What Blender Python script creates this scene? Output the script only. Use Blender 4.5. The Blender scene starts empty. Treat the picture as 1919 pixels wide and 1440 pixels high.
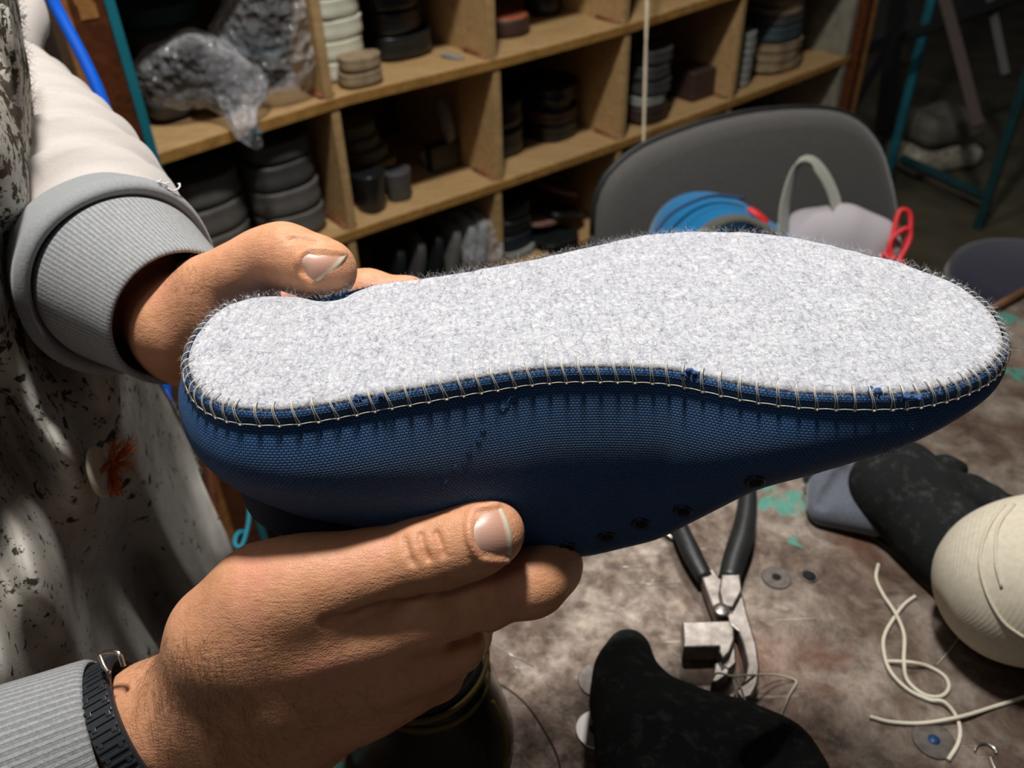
import bpy, math, random
import numpy as np
from mathutils import Vector
random.seed(7); rng = np.random.default_rng(7)

# ---------------------------------------------------------------- camera
F, CX, CY = 1600.0, 959.5, 720.0
CAM = np.array([0.0, 0.0, 1.25])
_d = np.array([71.0, 2150.0, F]); _d /= np.linalg.norm(_d)
_up = -_d
_Y = np.array([0, 0, 1.0]); _Y = _Y - _Y.dot(_up) * _up; _Y /= np.linalg.norm(_Y)
_X = np.cross(_Y, _up)
R = np.array([_X, _Y, _up])          # world axes written in (right, down, forward)

def ray(x, y): return R @ np.array([(x - CX) / F, (y - CY) / F, 1.0])
def PD(x, y, d): return CAM + ray(x, y) * d            # point seen at x, y at distance d along the view axis
def PZ(x, y, z):                                       # point of the horizontal plane z seen at x, y
    r = ray(x, y); return CAM + r * ((z - CAM[2]) / r[2])
def PX(x, y, wx):                                      # point of the vertical plane X = wx
    r = ray(x, y); return CAM + r * (wx / r[0])
def proj(P):
    q = (np.asarray(P) - CAM) @ R
    return np.stack([q[..., 0] / q[..., 2] * F + CX, q[..., 1] / q[..., 2] * F + CY, q[..., 2]], -1)

sc = bpy.context.scene
col = sc.collection
cam = bpy.data.cameras.new('camera'); camo = bpy.data.objects.new('camera', cam); col.objects.link(camo)
from mathutils import Matrix
M = Matrix.Identity(4)
for i in range(3):
    M[i][0] = R[i][0]; M[i][1] = -R[i][1]; M[i][2] = -R[i][2]; M[i][3] = CAM[i]
camo.matrix_world = M
cam.sensor_width = 36.0; cam.lens = F / 1919.0 * 36.0
cam.clip_start = 0.01; cam.clip_end = 50
cam.dof.use_dof = True; cam.dof.focus_distance = 0.305; cam.dof.aperture_fstop = 13.0
sc.camera = camo

# ---------------------------------------------------------------- light
w = bpy.data.worlds.new('world'); sc.world = w; w.use_nodes = True
w.node_tree.nodes['Background'].inputs[0].default_value = (0.85, 0.9, 1.0, 1)
w.node_tree.nodes['Background'].inputs[1].default_value = 0.026
def area(name, loc, target, power, sx, sy, colr):
    l = bpy.data.lights.new(name, 'AREA'); l.shape = 'RECTANGLE'; l.size = sx; l.size_y = sy
    l.energy = power; l.color = colr
    o = bpy.data.objects.new(name, l); col.objects.link(o); o.location = loc
    dv = Vector(target) - Vector(loc); o.rotation_euler = dv.to_track_quat('-Z', 'Y').to_euler()
    return o
area('ceiling_lamp', (-0.06, 0.545, 2.35), (0.0, 0.5, 0.9), 26.0, 0.16, 0.12, (1.0, 0.97, 0.92))
area('back_room_lamp', (0.42, 1.80, 2.55), (0.1, 0.5, 0.8), 10.0, 0.25, 0.15, (1.0, 0.96, 0.9))
area('fill_light', (-0.5, -0.6, 2.5), (-0.1, 0.4, 1.0), 1.6, 0.5, 0.5, (1.0, 0.95, 0.9))  # weak fill added behind the camera to lift the dark sides, no room lamp
sc.view_settings.view_transform = 'Standard'; sc.view_settings.look = 'None'
sc.view_settings.exposure = 0.0; sc.view_settings.gamma = 1.0; sc.view_settings.use_curve_mapping = False

# ---------------------------------------------------------------- materials
class MT:
    def __init__(s, name, color=(.8, .8, .8), rough=.6, metal=0.0, spec=.5, **kw):
        s.m = bpy.data.materials.new(name); s.m.use_nodes = True
        s.nt = s.m.node_tree; s.b = s.nt.nodes['Principled BSDF']
        s.b.inputs['Base Color'].default_value = (*color, 1)
        s.b.inputs['Roughness'].default_value = rough
        s.b.inputs['Metallic'].default_value = metal
        s.b.inputs['Specular IOR Level'].default_value = spec
        for k, v in kw.items(): s.b.inputs[k.replace('_', ' ')].default_value = v
    def n(s, t, ins=None, **props):
        nd = s.nt.nodes.new(t)
        for k, v in props.items(): setattr(nd, k, v)
        for k, v in (ins or {}).items():
            if isinstance(v, bpy.types.NodeSocket): s.nt.links.new(v, nd.inputs[k])
            else: nd.inputs[k].default_value = v
        return nd
    def lk(s, a, b): s.nt.links.new(a, b)
    def co(s, kind='Object', scale=(1, 1, 1), rot=(0, 0, 0)):
        t = s.n('ShaderNodeTexCoord')
        mp = s.n('ShaderNodeMapping', {'Vector': t.outputs[kind], 'Scale': scale, 'Rotation': rot})
        return mp.outputs[0]
    def noise(s, scale, detail=3, rough=.5, vec=None, dist=0):
        return s.n('ShaderNodeTexNoise', {'Vector': vec or s.co(), 'Scale': scale, 'Detail': detail, 'Roughness': rough, 'Distortion': dist}).outputs[0]
    def ramp(s, fac, stops, interp='LINEAR'):
        r = s.n('ShaderNodeValToRGB', {'Fac': fac}); cr = r.color_ramp; cr.interpolation = interp
        while len(cr.elements) < len(stops): cr.elements.new(.5)
        for e, (p, c) in zip(cr.elements, stops):
            e.position = p; e.color = (*c, 1) if len(c) == 3 else c
        return r.outputs[0]
    def mix(s, fac, a, b, mode='MIX'):
        r = s.n('ShaderNodeMix', data_type='RGBA', blend_type=mode)
        for i, v in ((0, fac), (6, a), (7, b)):
            if isinstance(v, bpy.types.NodeSocket): s.lk(v, r.inputs[i])
            elif i == 0: r.inputs[i].default_value = v
            else: r.inputs[i].default_value = (*v, 1) if len(v) == 3 else v
        return r.outputs[2]
    def math(s, op, a, b=0.0, c=None):
        r = s.n('ShaderNodeMath', operation=op)
        for i, v in enumerate((a, b) if c is None else (a, b, c)):
            if isinstance(v, bpy.types.NodeSocket): s.lk(v, r.inputs[i])
            else: r.inputs[i].default_value = v
        return r.outputs[0]
    def color(s, sock): s.lk(sock, s.b.inputs['Base Color']); return s
    def bump(s, h, strength=.3, dist=.001, prev=None):
        b = s.n('ShaderNodeBump', {'Height': h, 'Strength': strength, 'Distance': dist})
        if prev: s.lk(prev, b.inputs['Normal'])
        s.lk(b.outputs[0], s.b.inputs['Normal']); return b.outputs[0]

MATS = {}
def plain(name, color, rough=.6, metal=0, var=.25, scale=40, bump=.2, bscale=200, bd=.001, spec=.5):
    if name in MATS: return MATS[name]
    m = MT(name, color, rough, metal, spec)
    nz = m.noise(scale, 4)
    a = tuple(c * (1 - var) for c in color); b = tuple(min(1, c * (1 + var)) for c in color)
    m.color(m.ramp(nz, [(.3, a), (.7, b)]))
    if bump: m.bump(m.noise(bscale, 3), bump, bd)
    MATS[name] = m.m
    return m.m

# ---------------------------------------------------------------- mesh helpers
def obj(name, V, Fc, mat=None, parent=None, smooth=True, uv=None):
    me = bpy.data.meshes.new(name)
    V = np.asarray(V, float)
    if isinstance(Fc, np.ndarray):
        k = Fc.shape[1]; me.vertices.add(len(V)); me.vertices.foreach_set('co', V.ravel())
        me.loops.add(Fc.size); me.loops.foreach_set('vertex_index', Fc.ravel().astype(np.int32))
        me.polygons.add(len(Fc)); me.polygons.foreach_set('loop_start', np.arange(0, Fc.size, k, dtype=np.int32))
        try: me.polygons.foreach_set('loop_total', np.full(len(Fc), k, dtype=np.int32))
        except Exception: pass
        me.update(calc_edges=True); me.validate()
    else:
        me.from_pydata([tuple(v) for v in V], [], [tuple(int(i) for i in f) for f in Fc]); me.update()
    if uv is not None:
        ul = me.uv_layers.new(name='UVMap')
        vi = np.zeros(len(me.loops), dtype=np.int32); me.loops.foreach_get('vertex_index', vi)
        ul.data.foreach_set('uv', np.asarray(uv, np.float32)[vi].ravel())
    me.polygons.foreach_set('use_smooth', np.full(len(me.polygons), bool(smooth)))
    if mat: me.materials.append(mat)
    o = bpy.data.objects.new(name, me); col.objects.link(o)
    if parent: o.parent = parent
    return o
def tag(o, label=None, cat=None, group=None, kind=None):
    if label: o['label'] = label
    if cat: o['category'] = cat
    if group: o['group'] = group
    if kind: o['kind'] = kind
    return o
def empty(name, label, cat, group=None, loc=(0, 0, 0)):
    o = bpy.data.objects.new(name, None); col.objects.link(o); o.empty_display_size = .02
    o.location = loc
    return tag(o, label, cat, group)
def bevel(o, w, seg=2):
    m = o.modifiers.new('bevel', 'BEVEL'); m.width = w; m.segments = seg; m.limit_method = 'ANGLE'; m.angle_limit = math.radians(40)
    return o
class MB:
    def __init__(s): s.V = []; s.F = []; s.n = 0
    def add(s, V, Fc):
        V = np.asarray(V, float); s.V.append(V); s.F += [tuple(int(i) + s.n for i in f) for f in Fc]; s.n += len(V); return s
    def box(s, c, ax, half):      # centre, 3 axis rows, half sizes
        c = np.asarray(c, float); ax = np.asarray(ax, float)
        V = [c + sx * half[0] * ax[0] + sy * half[1] * ax[1] + sz * half[2] * ax[2] for sx in (-1, 1) for sy in (-1, 1) for sz in (-1, 1)]
        return s.add(V, [(0, 1, 3, 2), (4, 6, 7, 5), (0, 4, 5, 1), (2, 3, 7, 6), (0, 2, 6, 4), (1, 5, 7, 3)])
    def tube(s, P, r, n=8, cap=True, flat=1.0, side=None):
        V, Fc = tube(P, r, n, cap, flat, side); return s.add(V, Fc)
    def build(s, name, mat, parent=None, smooth=True): return obj(name, np.concatenate(s.V), s.F, mat, parent, smooth)
I3 = np.eye(3)
def spline(P, n):                 # Catmull-Rom through P, n samples by arc length
    P = np.asarray(P, float); Q = np.vstack([2 * P[0] - P[1], P, 2 * P[-1] - P[-2]]); out = []
    for i in range(1, len(Q) - 2):
        for t in np.linspace(0, 1, 24, endpoint=False):
            a, b, c, d = Q[i - 1:i + 3]
            out.append(.5 * ((2 * b) + (c - a) * t + (2 * a - 5 * b + 4 * c - d) * t * t + (3 * b - 3 * c + d - a) * t ** 3))
    out.append(P[-1]); out = np.array(out)
    L = np.r_[0, np.cumsum(np.linalg.norm(np.diff(out[:, :3], axis=0), axis=1))]
    s_ = np.linspace(0, L[-1], n)
    return np.stack([np.interp(s_, L, out[:, k]) for k in range(out.shape[1])], 1)
def frames(P, side=None):
    P = np.asarray(P, float); T = np.gradient(P, axis=0); T /= np.linalg.norm(T, axis=1)[:, None] + 1e-12
    u = np.cross(T[0], [0, 0, 1.0]) if side is None else np.asarray(side, float)
    if np.linalg.norm(u) < 1e-3: u = np.array([1.0, 0, 0])
    U = []
    for t in T:
        u = u - u.dot(t) * t; u = u / (np.linalg.norm(u) + 1e-12); U.append(u)
    U = np.array(U); return T, U, np.cross(T, U)
def tube(P, r, n=8, cap=True, flat=1.0, side=None):
    P = np.asarray(P, float); r = np.broadcast_to(np.asarray(r, float), (len(P),))
    T, U, W = frames(P, side); a = np.linspace(0, 2 * np.pi, n, endpoint=False)
    V = (P[:, None] + r[:, None, None] * (np.cos(a)[None, :, None] * U[:, None] + flat * np.sin(a)[None, :, None] * W[:, None])).reshape(-1, 3)
    Fc = [(i * n + j, i * n + (j + 1) % n, (i + 1) * n + (j + 1) % n, (i + 1) * n + j) for i in range(len(P) - 1) for j in range(n)]
    if cap: Fc += [tuple(range(n))[::-1], tuple((len(P) - 1) * n + j for j in range(n))]
    return V, Fc
def lathe(prof, n=32, c=(0, 0, 0), ax=(0, 0, 1)):      # prof: (radius, height)
    ax = np.asarray(ax, float); ax /= np.linalg.norm(ax)
    u = np.cross(ax, [0, 1, 0.3]); u /= np.linalg.norm(u); v = np.cross(ax, u)
    a = np.linspace(0, 2 * np.pi, n, endpoint=False); V = []
    for (r, h) in prof:
        V.append(np.asarray(c, float) + h * ax + r * (np.cos(a)[:, None] * u + np.sin(a)[:, None] * v))
    V = np.concatenate(V); m = len(prof)
    Fc = [(i * n + j, i * n + (j + 1) % n, (i + 1) * n + (j + 1) % n, (i + 1) * n + j) for i in range(m - 1) for j in range(n)]
    Fc += [tuple(range(n))[::-1], tuple((m - 1) * n + j for j in range(n))]
    return V, Fc
def prism(poly, nrm, th, rnd=.0):      # poly: 3-D outline, thickness along nrm, rounded rim
    poly = np.asarray(poly, float); nrm = np.asarray(nrm, float); c = poly.mean(0); n = len(poly)
    if rnd > 0: lv = [(0, .0), (.0, .0)]
    rows = []
    k = [(0, rnd), (rnd * .3, rnd * .3), (rnd, 0), (th - rnd, 0), (th - rnd * .3, rnd * .3), (th, rnd)] if rnd > 0 else [(0, 0), (th, 0)]
    d = poly - c; L = np.linalg.norm(d, axis=1)[:, None]
    for h, ins in k: rows.append(poly - d / L * ins + nrm * h)
    V = np.concatenate(rows); m = len(k)
    Fc = [(i * n + j, i * n + (j + 1) % n, (i + 1) * n + (j + 1) % n, (i + 1) * n + j) for i in range(m - 1) for j in range(n)]
    Fc += [tuple(range(n))[::-1], tuple((m - 1) * n + j for j in range(n))]
    return V, Fc
def sweep(P, ra, rb, n=64, disp=None, side=None, cap=False):   # sleeve-like tube with UV (u around, v along in metres)
    P = np.asarray(P, float); T, U, W = frames(P, side)
    ra = np.broadcast_to(np.asarray(ra, float), (len(P),)); rb = np.broadcast_to(np.asarray(rb, float), (len(P),))
    a = np.linspace(0, 2 * np.pi, n + 1)
    L = np.r_[0, np.cumsum(np.linalg.norm(np.diff(P, axis=0), axis=1))]
    A, I = np.meshgrid(a, np.arange(len(P)))
    k = 1 if disp is None else 1 + disp(np.where(A > 2 * np.pi - 1e-6, 0, A), L[I])
    V = P[:, None] + (k * ra[:, None] * np.cos(a))[..., None] * U[:, None] + (k * rb[:, None] * np.sin(a))[..., None] * W[:, None]
    m = n + 1
    Fc = [(i * m + j, i * m + j + 1, (i + 1) * m + j + 1, (i + 1) * m + j) for i in range(len(P) - 1) for j in range(n)]
    uv = np.stack([A / (2 * np.pi), L[I]], -1).reshape(-1, 2)
    return V.reshape(-1, 3), Fc, uv
def copy_tree(o, parent=None):
    c = o.copy(); col.objects.link(c); c.parent = parent
    for ch in list(o.children): copy_tree(ch, c)
    return c

# ---------------------------------------------------------------- distance fields -> one smooth surface
class Field:
    def __init__(s, lo, hi, h):
        s.lo = np.asarray(lo, float); s.h = h
        s.n = np.ceil((np.asarray(hi, float) - s.lo) / h).astype(int) + 1
        s.F = np.full(s.n, .03, np.float32)
    def _sub(s, lo, hi, pad):
        a = np.clip(np.floor((lo - pad - s.lo) / s.h).astype(int), 0, s.n - 1)
        b = np.clip(np.ceil((hi + pad - s.lo) / s.h).astype(int) + 1, 1, s.n)
        if (b <= a).any(): return None, None
        g = [s.lo[i] + s.h * np.arange(a[i], b[i], dtype=np.float32) for i in range(3)]
        return (slice(a[0], b[0]), slice(a[1], b[1]), slice(a[2], b[2])), np.stack(np.meshgrid(*g, indexing='ij'), -1).astype(np.float32)
    def _comb(s, sl, d, k, op):
        f = s.F[sl]
        if op == 'add':
            h = np.maximum(k - np.abs(f - d), 0) / k; s.F[sl] = np.minimum(f, d) - h * h * k * .25
        elif op == 'sub':
            h = np.maximum(k - np.abs(f + d), 0) / k; s.F[sl] = np.maximum(f, -d) + h * h * k * .25
    def cap(s, a, b, ra, rb=None, k=.006, op='add', sq=None):
        rb = ra if rb is None else rb; a = np.asarray(a, float); b = np.asarray(b, float); rm = max(ra, rb)
        sl, G = s._sub(np.minimum(a, b) - rm, np.maximum(a, b) + rm, k + 3 * s.h)
        if sl is None: return s
        ba = b - a; L2 = max(ba.dot(ba), 1e-12); t = np.clip((G - a) @ ba / L2, 0, 1)
        q = G - a - t[..., None] * ba
        if sq is not None:      # (axis, factor): squash along axis
            ax, fc = sq; ax = np.asarray(ax) / np.linalg.norm(ax); q = q + (q @ ax)[..., None] * ax * (1 / fc - 1)
        d = np.linalg.norm(q, axis=-1) - (ra + (rb - ra) * t)
        s._comb(sl, d, k, op); return s
    def chain(s, P, r, k=.006, op='add', sq=None):
        for i in range(len(P) - 1): s.cap(P[i], P[i + 1], r[i], r[i + 1], k, op, sq)
        return s
    def ell(s, c, ax, rr, k=.006, op='add'):
        c = np.asarray(c, float); ax = np.asarray(ax, float); rr = np.asarray(rr, float); m = rr.max()
        sl, G = s._sub(c - m, c + m, k + 3 * s.h)
        if sl is None: return s
        q = (G - c) @ ax.T
        k0 = np.linalg.norm(q / rr, axis=-1); k1 = np.linalg.norm(q / rr ** 2, axis=-1) + 1e-9
        s._comb(sl, k0 * (k0 - 1) / k1, k, op); return s
    def box(s, c, ax, half, r, k=.004, op='add'):
        c = np.asarray(c, float); ax = np.asarray(ax, float); half = np.asarray(half, float); m = np.linalg.norm(half)
        sl, G = s._sub(c - m, c + m, k + 3 * s.h)
        q = np.abs((G - c) @ ax.T) - (half - r)
        d = np.linalg.norm(np.maximum(q, 0), axis=-1) + np.minimum(q.max(-1), 0) - r
        s._comb(sl, d, k, op); return s
    def noise(s, amp, fn): 
        g = [s.lo[i] + s.h * np.arange(s.n[i]) for i in range(3)]
        G = np.stack(np.meshgrid(*g, indexing='ij'), -1); s.F += (amp * fn(G)).astype(np.float32); return s
    def mesh(s):
        Fd = s.F; S = Fd < 0; nx, ny, nz = Fd.shape
        c = [S[i:nx - 1 + i, j:ny - 1 + j, k:nz - 1 + k] for i in (0, 1) for j in (0, 1) for k in (0, 1)]
        an = np.zeros_like(c[0]); al = np.ones_like(c[0])
        for q in c: an |= q; al &= q
        idx = np.argwhere(an & ~al); acc = np.zeros((len(idx), 3)); cnt = np.zeros(len(idx))
        cor = [(i, j, k) for i in (0, 1) for j in (0, 1) for k in (0, 1)]
        for a in cor:
            for ax in range(3):
                if a[ax]: continue
                b = list(a); b[ax] = 1
                ia = idx + a; ib = idx + b
                va = Fd[ia[:, 0], ia[:, 1], ia[:, 2]]; vb = Fd[ib[:, 0], ib[:, 1], ib[:, 2]]
                cr = (va < 0) != (vb < 0); t = np.where(cr, va / np.where(cr, va - vb, 1), 0)
                p = np.array(a, float)[None] + t[:, None] * (np.array(b) - np.array(a))[None]
                acc += p * cr[:, None]; cnt += cr
        V = s.lo + s.h * (idx + acc / cnt[:, None])
        vid = np.full((nx - 1, ny - 1, nz - 1), -1, np.int64); vid[idx[:, 0], idx[:, 1], idx[:, 2]] = np.arange(len(idx))
        Q = []
        for ax in range(3):
            sa = [slice(1, n - 1) for n in Fd.shape]; sb = list(sa); sa[ax] = slice(0, Fd.shape[ax] - 1); sb[ax] = slice(1, Fd.shape[ax])
            A = S[tuple(sa)]; B = S[tuple(sb)]
            e = np.argwhere(A != B)
            if not len(e): continue
            off = np.array([1, 1, 1]); off[ax] = 0; g = e + off
            o1, o2 = [i for i in range(3) if i != ax]
            def cell(d1, d2):
                h = g.copy(); h[:, o1] -= d1; h[:, o2] -= d2; return vid[h[:, 0], h[:, 1], h[:, 2]]
            q = np.stack([cell(1, 1), cell(0, 1), cell(0, 0), cell(1, 0)], 1)
            ins = A[e[:, 0], e[:, 1], e[:, 2]]
            if ax == 1: ins = ~ins
            q[~ins] = q[~ins][:, ::-1]; Q.append(q)
        Q = np.concatenate(Q); return V, Q[(Q >= 0).all(1)]
def relax(V, Q, it=2, lam=.5):
    E = np.concatenate([Q[:, [0, 1]], Q[:, [1, 2]], Q[:, [2, 3]], Q[:, [3, 0]]])
    for _ in range(it):
        acc = np.zeros_like(V); c = np.zeros(len(V))
        for k in range(3):
            acc[:, k] = np.bincount(E[:, 0], V[E[:, 1], k], len(V)) + np.bincount(E[:, 1], V[E[:, 0], k], len(V))
        c = np.bincount(E[:, 0], minlength=len(V)) + np.bincount(E[:, 1], minlength=len(V))
        V = V + lam * (acc / np.maximum(c, 1)[:, None] - V)
    return V
def vnormals(V, Q):
    N = np.cross(V[Q[:, 2]] - V[Q[:, 0]], V[Q[:, 3]] - V[Q[:, 1]]); out = np.zeros_like(V)
    for j in range(4):
        for k in range(3): out[:, k] += np.bincount(Q[:, j], N[:, k], len(V))
    return out / (np.linalg.norm(out, axis=1)[:, None] + 1e-12)
def Pr(x, y, d, r): return PD(x, y, d), r * d / F      # joint with a radius given in picture units at its distance
# ---------------------------------------------------------------- the shoe: outline and shape
ZS = 1.0775
near = [(352, 672), (354, 695), (364, 718), (385, 742), (430, 762), (480, 768), (540, 768), (620, 757), (700, 742), (800, 725), (900, 708), (1000, 693), (1060, 689), (1150, 688), (1250, 692), (1310, 703), (1400, 722), (1500, 735), (1600, 739), (1700, 737), (1750, 729), (1800, 715), (1850, 690), (1876, 662), (1880, 635)]
far = [(1858, 588), (1800, 541), (1700, 500), (1600, 473), (1500, 450), (1430, 440), (1350, 437), (1270, 438), (1200, 445), (1100, 466), (1000, 489), (900, 507), (800, 524), (720, 534), (660, 545), (640, 554), (600, 562), (560, 560), (520, 556), (480, 560), (430, 573), (395, 598), (365, 635)]
def closed(P, n):
    P = np.asarray(P, float); m = len(P)
    Q = spline(np.vstack([P[-3:], P, P[:4]]), 4000)
    i0 = np.argmin(np.linalg.norm(Q[:1500] - P[0], axis=1)); i1 = 2000 + np.argmin(np.linalg.norm(Q[2000:] - P[0], axis=1))
    Q = Q[i0:i1 + 1]; L = np.r_[0, np.cumsum(np.linalg.norm(np.diff(Q, axis=0), axis=1))]
    s_ = np.linspace(0, L[-1], n, endpoint=False)
    return np.stack([np.interp(s_, L, Q[:, k]) for k in range(Q.shape[1])], 1)
NL = 360
LOOP = closed(np.array([PZ(x, y, ZS) for x, y in near + far]), NL)
for _ in range(3): LOOP = .5 * LOOP + .25 * (np.roll(LOOP, 1, 0) + np.roll(LOOP, -1, 0))
def outn(L):
    T = np.roll(L, -1, 0) - np.roll(L, 1, 0); N = np.stack([T[:, 1], -T[:, 0], np.zeros(len(L))], 1)
    for _ in range(4): N = (N + np.roll(N, 1, 0) + np.roll(N, -1, 0)) / 3
    return N / np.linalg.norm(N, axis=1)[:, None]
LN = outn(LOOP)
HX = np.array([-.13, -.11, -.09, -.06, -.03, 0, .03, .06, .09, .12, .15, .185])
HZ = np.array([0.015, 0.051, 0.0554, 0.0712, 0.0971, 0.1084, 0.11, 0.0987, 0.0583, 0.0467, 0.0279, 0.0169])
XH, XT = LOOP[:, 0].min() + .036, LOOP[:, 0].max() - .045
xs_ = np.linspace(XH, XT, 40); ym_ = []
for x in xs_:
    k = np.abs(LOOP[:, 0] - x) < .006; ym_.append((LOOP[k, 1].min() + LOOP[k, 1].max()) / 2)
ym_ = np.array(ym_)
NT = 46
EX = np.interp(LOOP[:, 0], [-.12, -.05, .0, .06, .12, .18], [2.6, 3.2, 4.0, 4.0, 2.6, 2.1])
BU = np.interp(LOOP[:, 0], [-.12, -.05, .0, .05, .11, .18], [.006, .010, .012, .010, .005, .002])
def upper(HZ, off=0.0):
    rows = [LOOP + LN * .0006 + [0, 0, -.0002], LOOP + LN * .0016 + [0, 0, -.0008], LOOP + LN * .0021 + [0, 0, -.0024],
            LOOP + LN * .0017 + [0, 0, -.0042], LOOP + LN * .0024 + [0, 0, -.0058]]
    t = 1 - np.cos(np.linspace(0, np.pi / 2, NT)) ** 1.0
    t = np.sin(np.linspace(0, np.pi / 2, NT)) ** 1.15
    cx = np.clip(LOOP[:, 0], XH, XT); C = np.stack([cx, np.interp(cx, xs_, ym_) + .004, LOOP[:, 2]], 1)
    hh = np.interp(LOOP[:, 0], HX, HZ)
    for _ in range(10): hh = (hh + np.roll(hh, 1) + np.roll(hh, -1)) / 3
    for tt in t[1:]:
        b = .0024 + BU * (np.sin(min(1, tt / .42) * np.pi / 2) - .35 * max(0, tt - .42))
        base = LOOP + LN * b[:, None]
        ins = (1 - (1 - min(tt, .9999) ** EX) ** (1 / EX))[:, None]
        P = base + (C - base) * ins; P[:, 2] = ZS - .0058 - (hh - .0058) * tt
        rows.append(P)
    return np.array(rows)
# ---------------------------------------------------------------- shoe: materials and parts
def mat_weave():
    m = MT('blue_woven_fabric', (.03, .1, .3), .55, spec=.35)
    uv = m.co('UV')
    br = m.n('ShaderNodeTexBrick', {'Vector': uv, 'Scale': 1.0, 'Mortar Size': .00024, 'Mortar Smooth': .9, 'Brick Width': .00145, 'Row Height': .00098,
             'Color1': (.034, .165, .43, 1), 'Color2': (.022, .12, .34, 1), 'Mortar': (.006, .022, .070, 1)}, offset=.5)
    nz = m.noise(35, 3)
    m.color(m.mix(.5, br.outputs[0], m.ramp(nz, [(.3, (.55, .6, .65)), (.7, (1, 1, 1))]), 'MULTIPLY'))
    m.bump(m.math('SUBTRACT', 1.0, br.outputs[1]), .7, .0006)
    m.b.inputs['Sheen Weight'].default_value = .04
    return m.m
def mat_felt():
    m = MT('white_grey_felt', (.8, .8, .82), .95, spec=.1)
    c = m.co('Object')
    c1 = m.co('Object', (1, 1, 1)); n1 = m.noise(420, 5, .75, c1, 1.2); n2 = m.noise(1300, 3, .7, c1, 2.0)
    c3 = m.co('Object', (900, 260, 260), (0, 0, .25)); n3 = m.n('ShaderNodeTexNoise', {'Vector': c3, 'Scale': 1.0, 'Detail': 3.0}).outputs[0]
    big = m.noise(60, 3)
    a = m.ramp(n1, [(.33, (.34, .34, .40)), (.45, (.66, .67, .71)), (.60, (.83, .84, .88))])
    a = m.mix(.75, a, m.ramp(n2, [(.28, (.30, .30, .34)), (.42, (.90, .90, .92)), (.6, (1, 1, 1))]), 'MULTIPLY')
    a = m.mix(.8, a, m.ramp(n3, [(.33, (.70, .70, .74)), (.5, (1, 1, 1))]), 'MULTIPLY')
    a = m.mix(.55, a, m.ramp(big, [(.3, (.80, .80, .83)), (.65, (1, 1, 1))]), 'MULTIPLY')
    m.color(a)
    b = m.bump(n1, .7, .0014); m.bump(m.math('ADD', n2, n3), .55, .0006, b)
    return m.m
W_FAB, W_FELT = mat_weave(), mat_felt()
RW = upper(HZ); nr = len(RW)
shoe_V = RW.reshape(-1, 3)
Ls = np.r_[0, np.cumsum(np.linalg.norm(np.diff(LOOP, axis=0), axis=1))]; Ls = np.r_[Ls, Ls[-1] + np.linalg.norm(LOOP[0] - LOOP[-1])]
W1 = np.concatenate([RW, RW[:, :1]], 1)          # seam column doubled for UV
vv = np.r_[np.zeros((1, NL + 1)), np.cumsum(np.linalg.norm(np.diff(W1, axis=0), axis=2), 0)]
uu = np.broadcast_to(Ls, (nr, NL + 1)) ; m1 = NL + 1
UVu = np.stack([uu * 1.06, vv], -1).reshape(-1, 2)
Fu = np.array([(i * m1 + j, i * m1 + j + 1, (i + 1) * m1 + j + 1, (i + 1) * m1 + j) for i in range(nr - 1) for j in range(NL)])
Fu = Fu[:, ::-1]
shoe = empty('felt_soled_shoe', 'blue woven shoe held upside down showing its pale felt sole', 'shoe', loc=(.03, .28, ZS))
def par(o, p):     # parent without moving
    o.parent = p; o.matrix_parent_inverse = Matrix.Translation(-Vector(p.location)); return o
up = obj('fabric_upper', W1.reshape(-1, 3), Fu, W_FAB, None, True, UVu); par(up, shoe)
# felt sole
def felt_mesh():
    rows = []
    C = np.stack([np.clip(LOOP[:, 0], XH, XT), np.interp(np.clip(LOOP[:, 0], XH, XT), xs_, ym_), LOOP[:, 2]], 1)
    Lf = LOOP - LN * .0002
    rows.append(Lf + [0, 0, -.003]); rows.append(Lf + [0, 0, .0002]); rows.append(Lf - LN * .0006 + [0, 0, .0009]); rows.append(Lf - LN * .0016 + [0, 0, .0013])
    for f in np.linspace(.06, 1, 60): rows.append((Lf - LN * .0016) * (1 - f) + C * f + [0, 0, .0014])
    A = np.array(rows); X = A[..., 0]; Y = A[..., 1]
    nzv = np.zeros_like(X)
    for k in range(26):
        fx, fy = rng.normal(0, 380, 2); nzv += np.sin(fx * X + fy * Y + rng.uniform(0, 6.3))
    A[2:, :, 2] += nzv[2:] * .000045
    # the pressed dent under the thumb tip
    p = PZ(640, 556, ZS); d = np.hypot(X - p[0], Y - p[1]); A[..., 2] -= .0022 * np.exp(-(d / .010) ** 2)
    n = NL; V = A.reshape(-1, 3)
    Fc = np.array([(i * n + j, i * n + (j + 1) % n, (i + 1) * n + (j + 1) % n, (i + 1) * n + j) for i in range(len(rows) - 1) for j in range(n)])
    return V, Fc, A
fV, fF, fA = felt_mesh()
fo = obj('felt_sole', fV, fF, W_FELT); par(fo, shoe)
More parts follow.
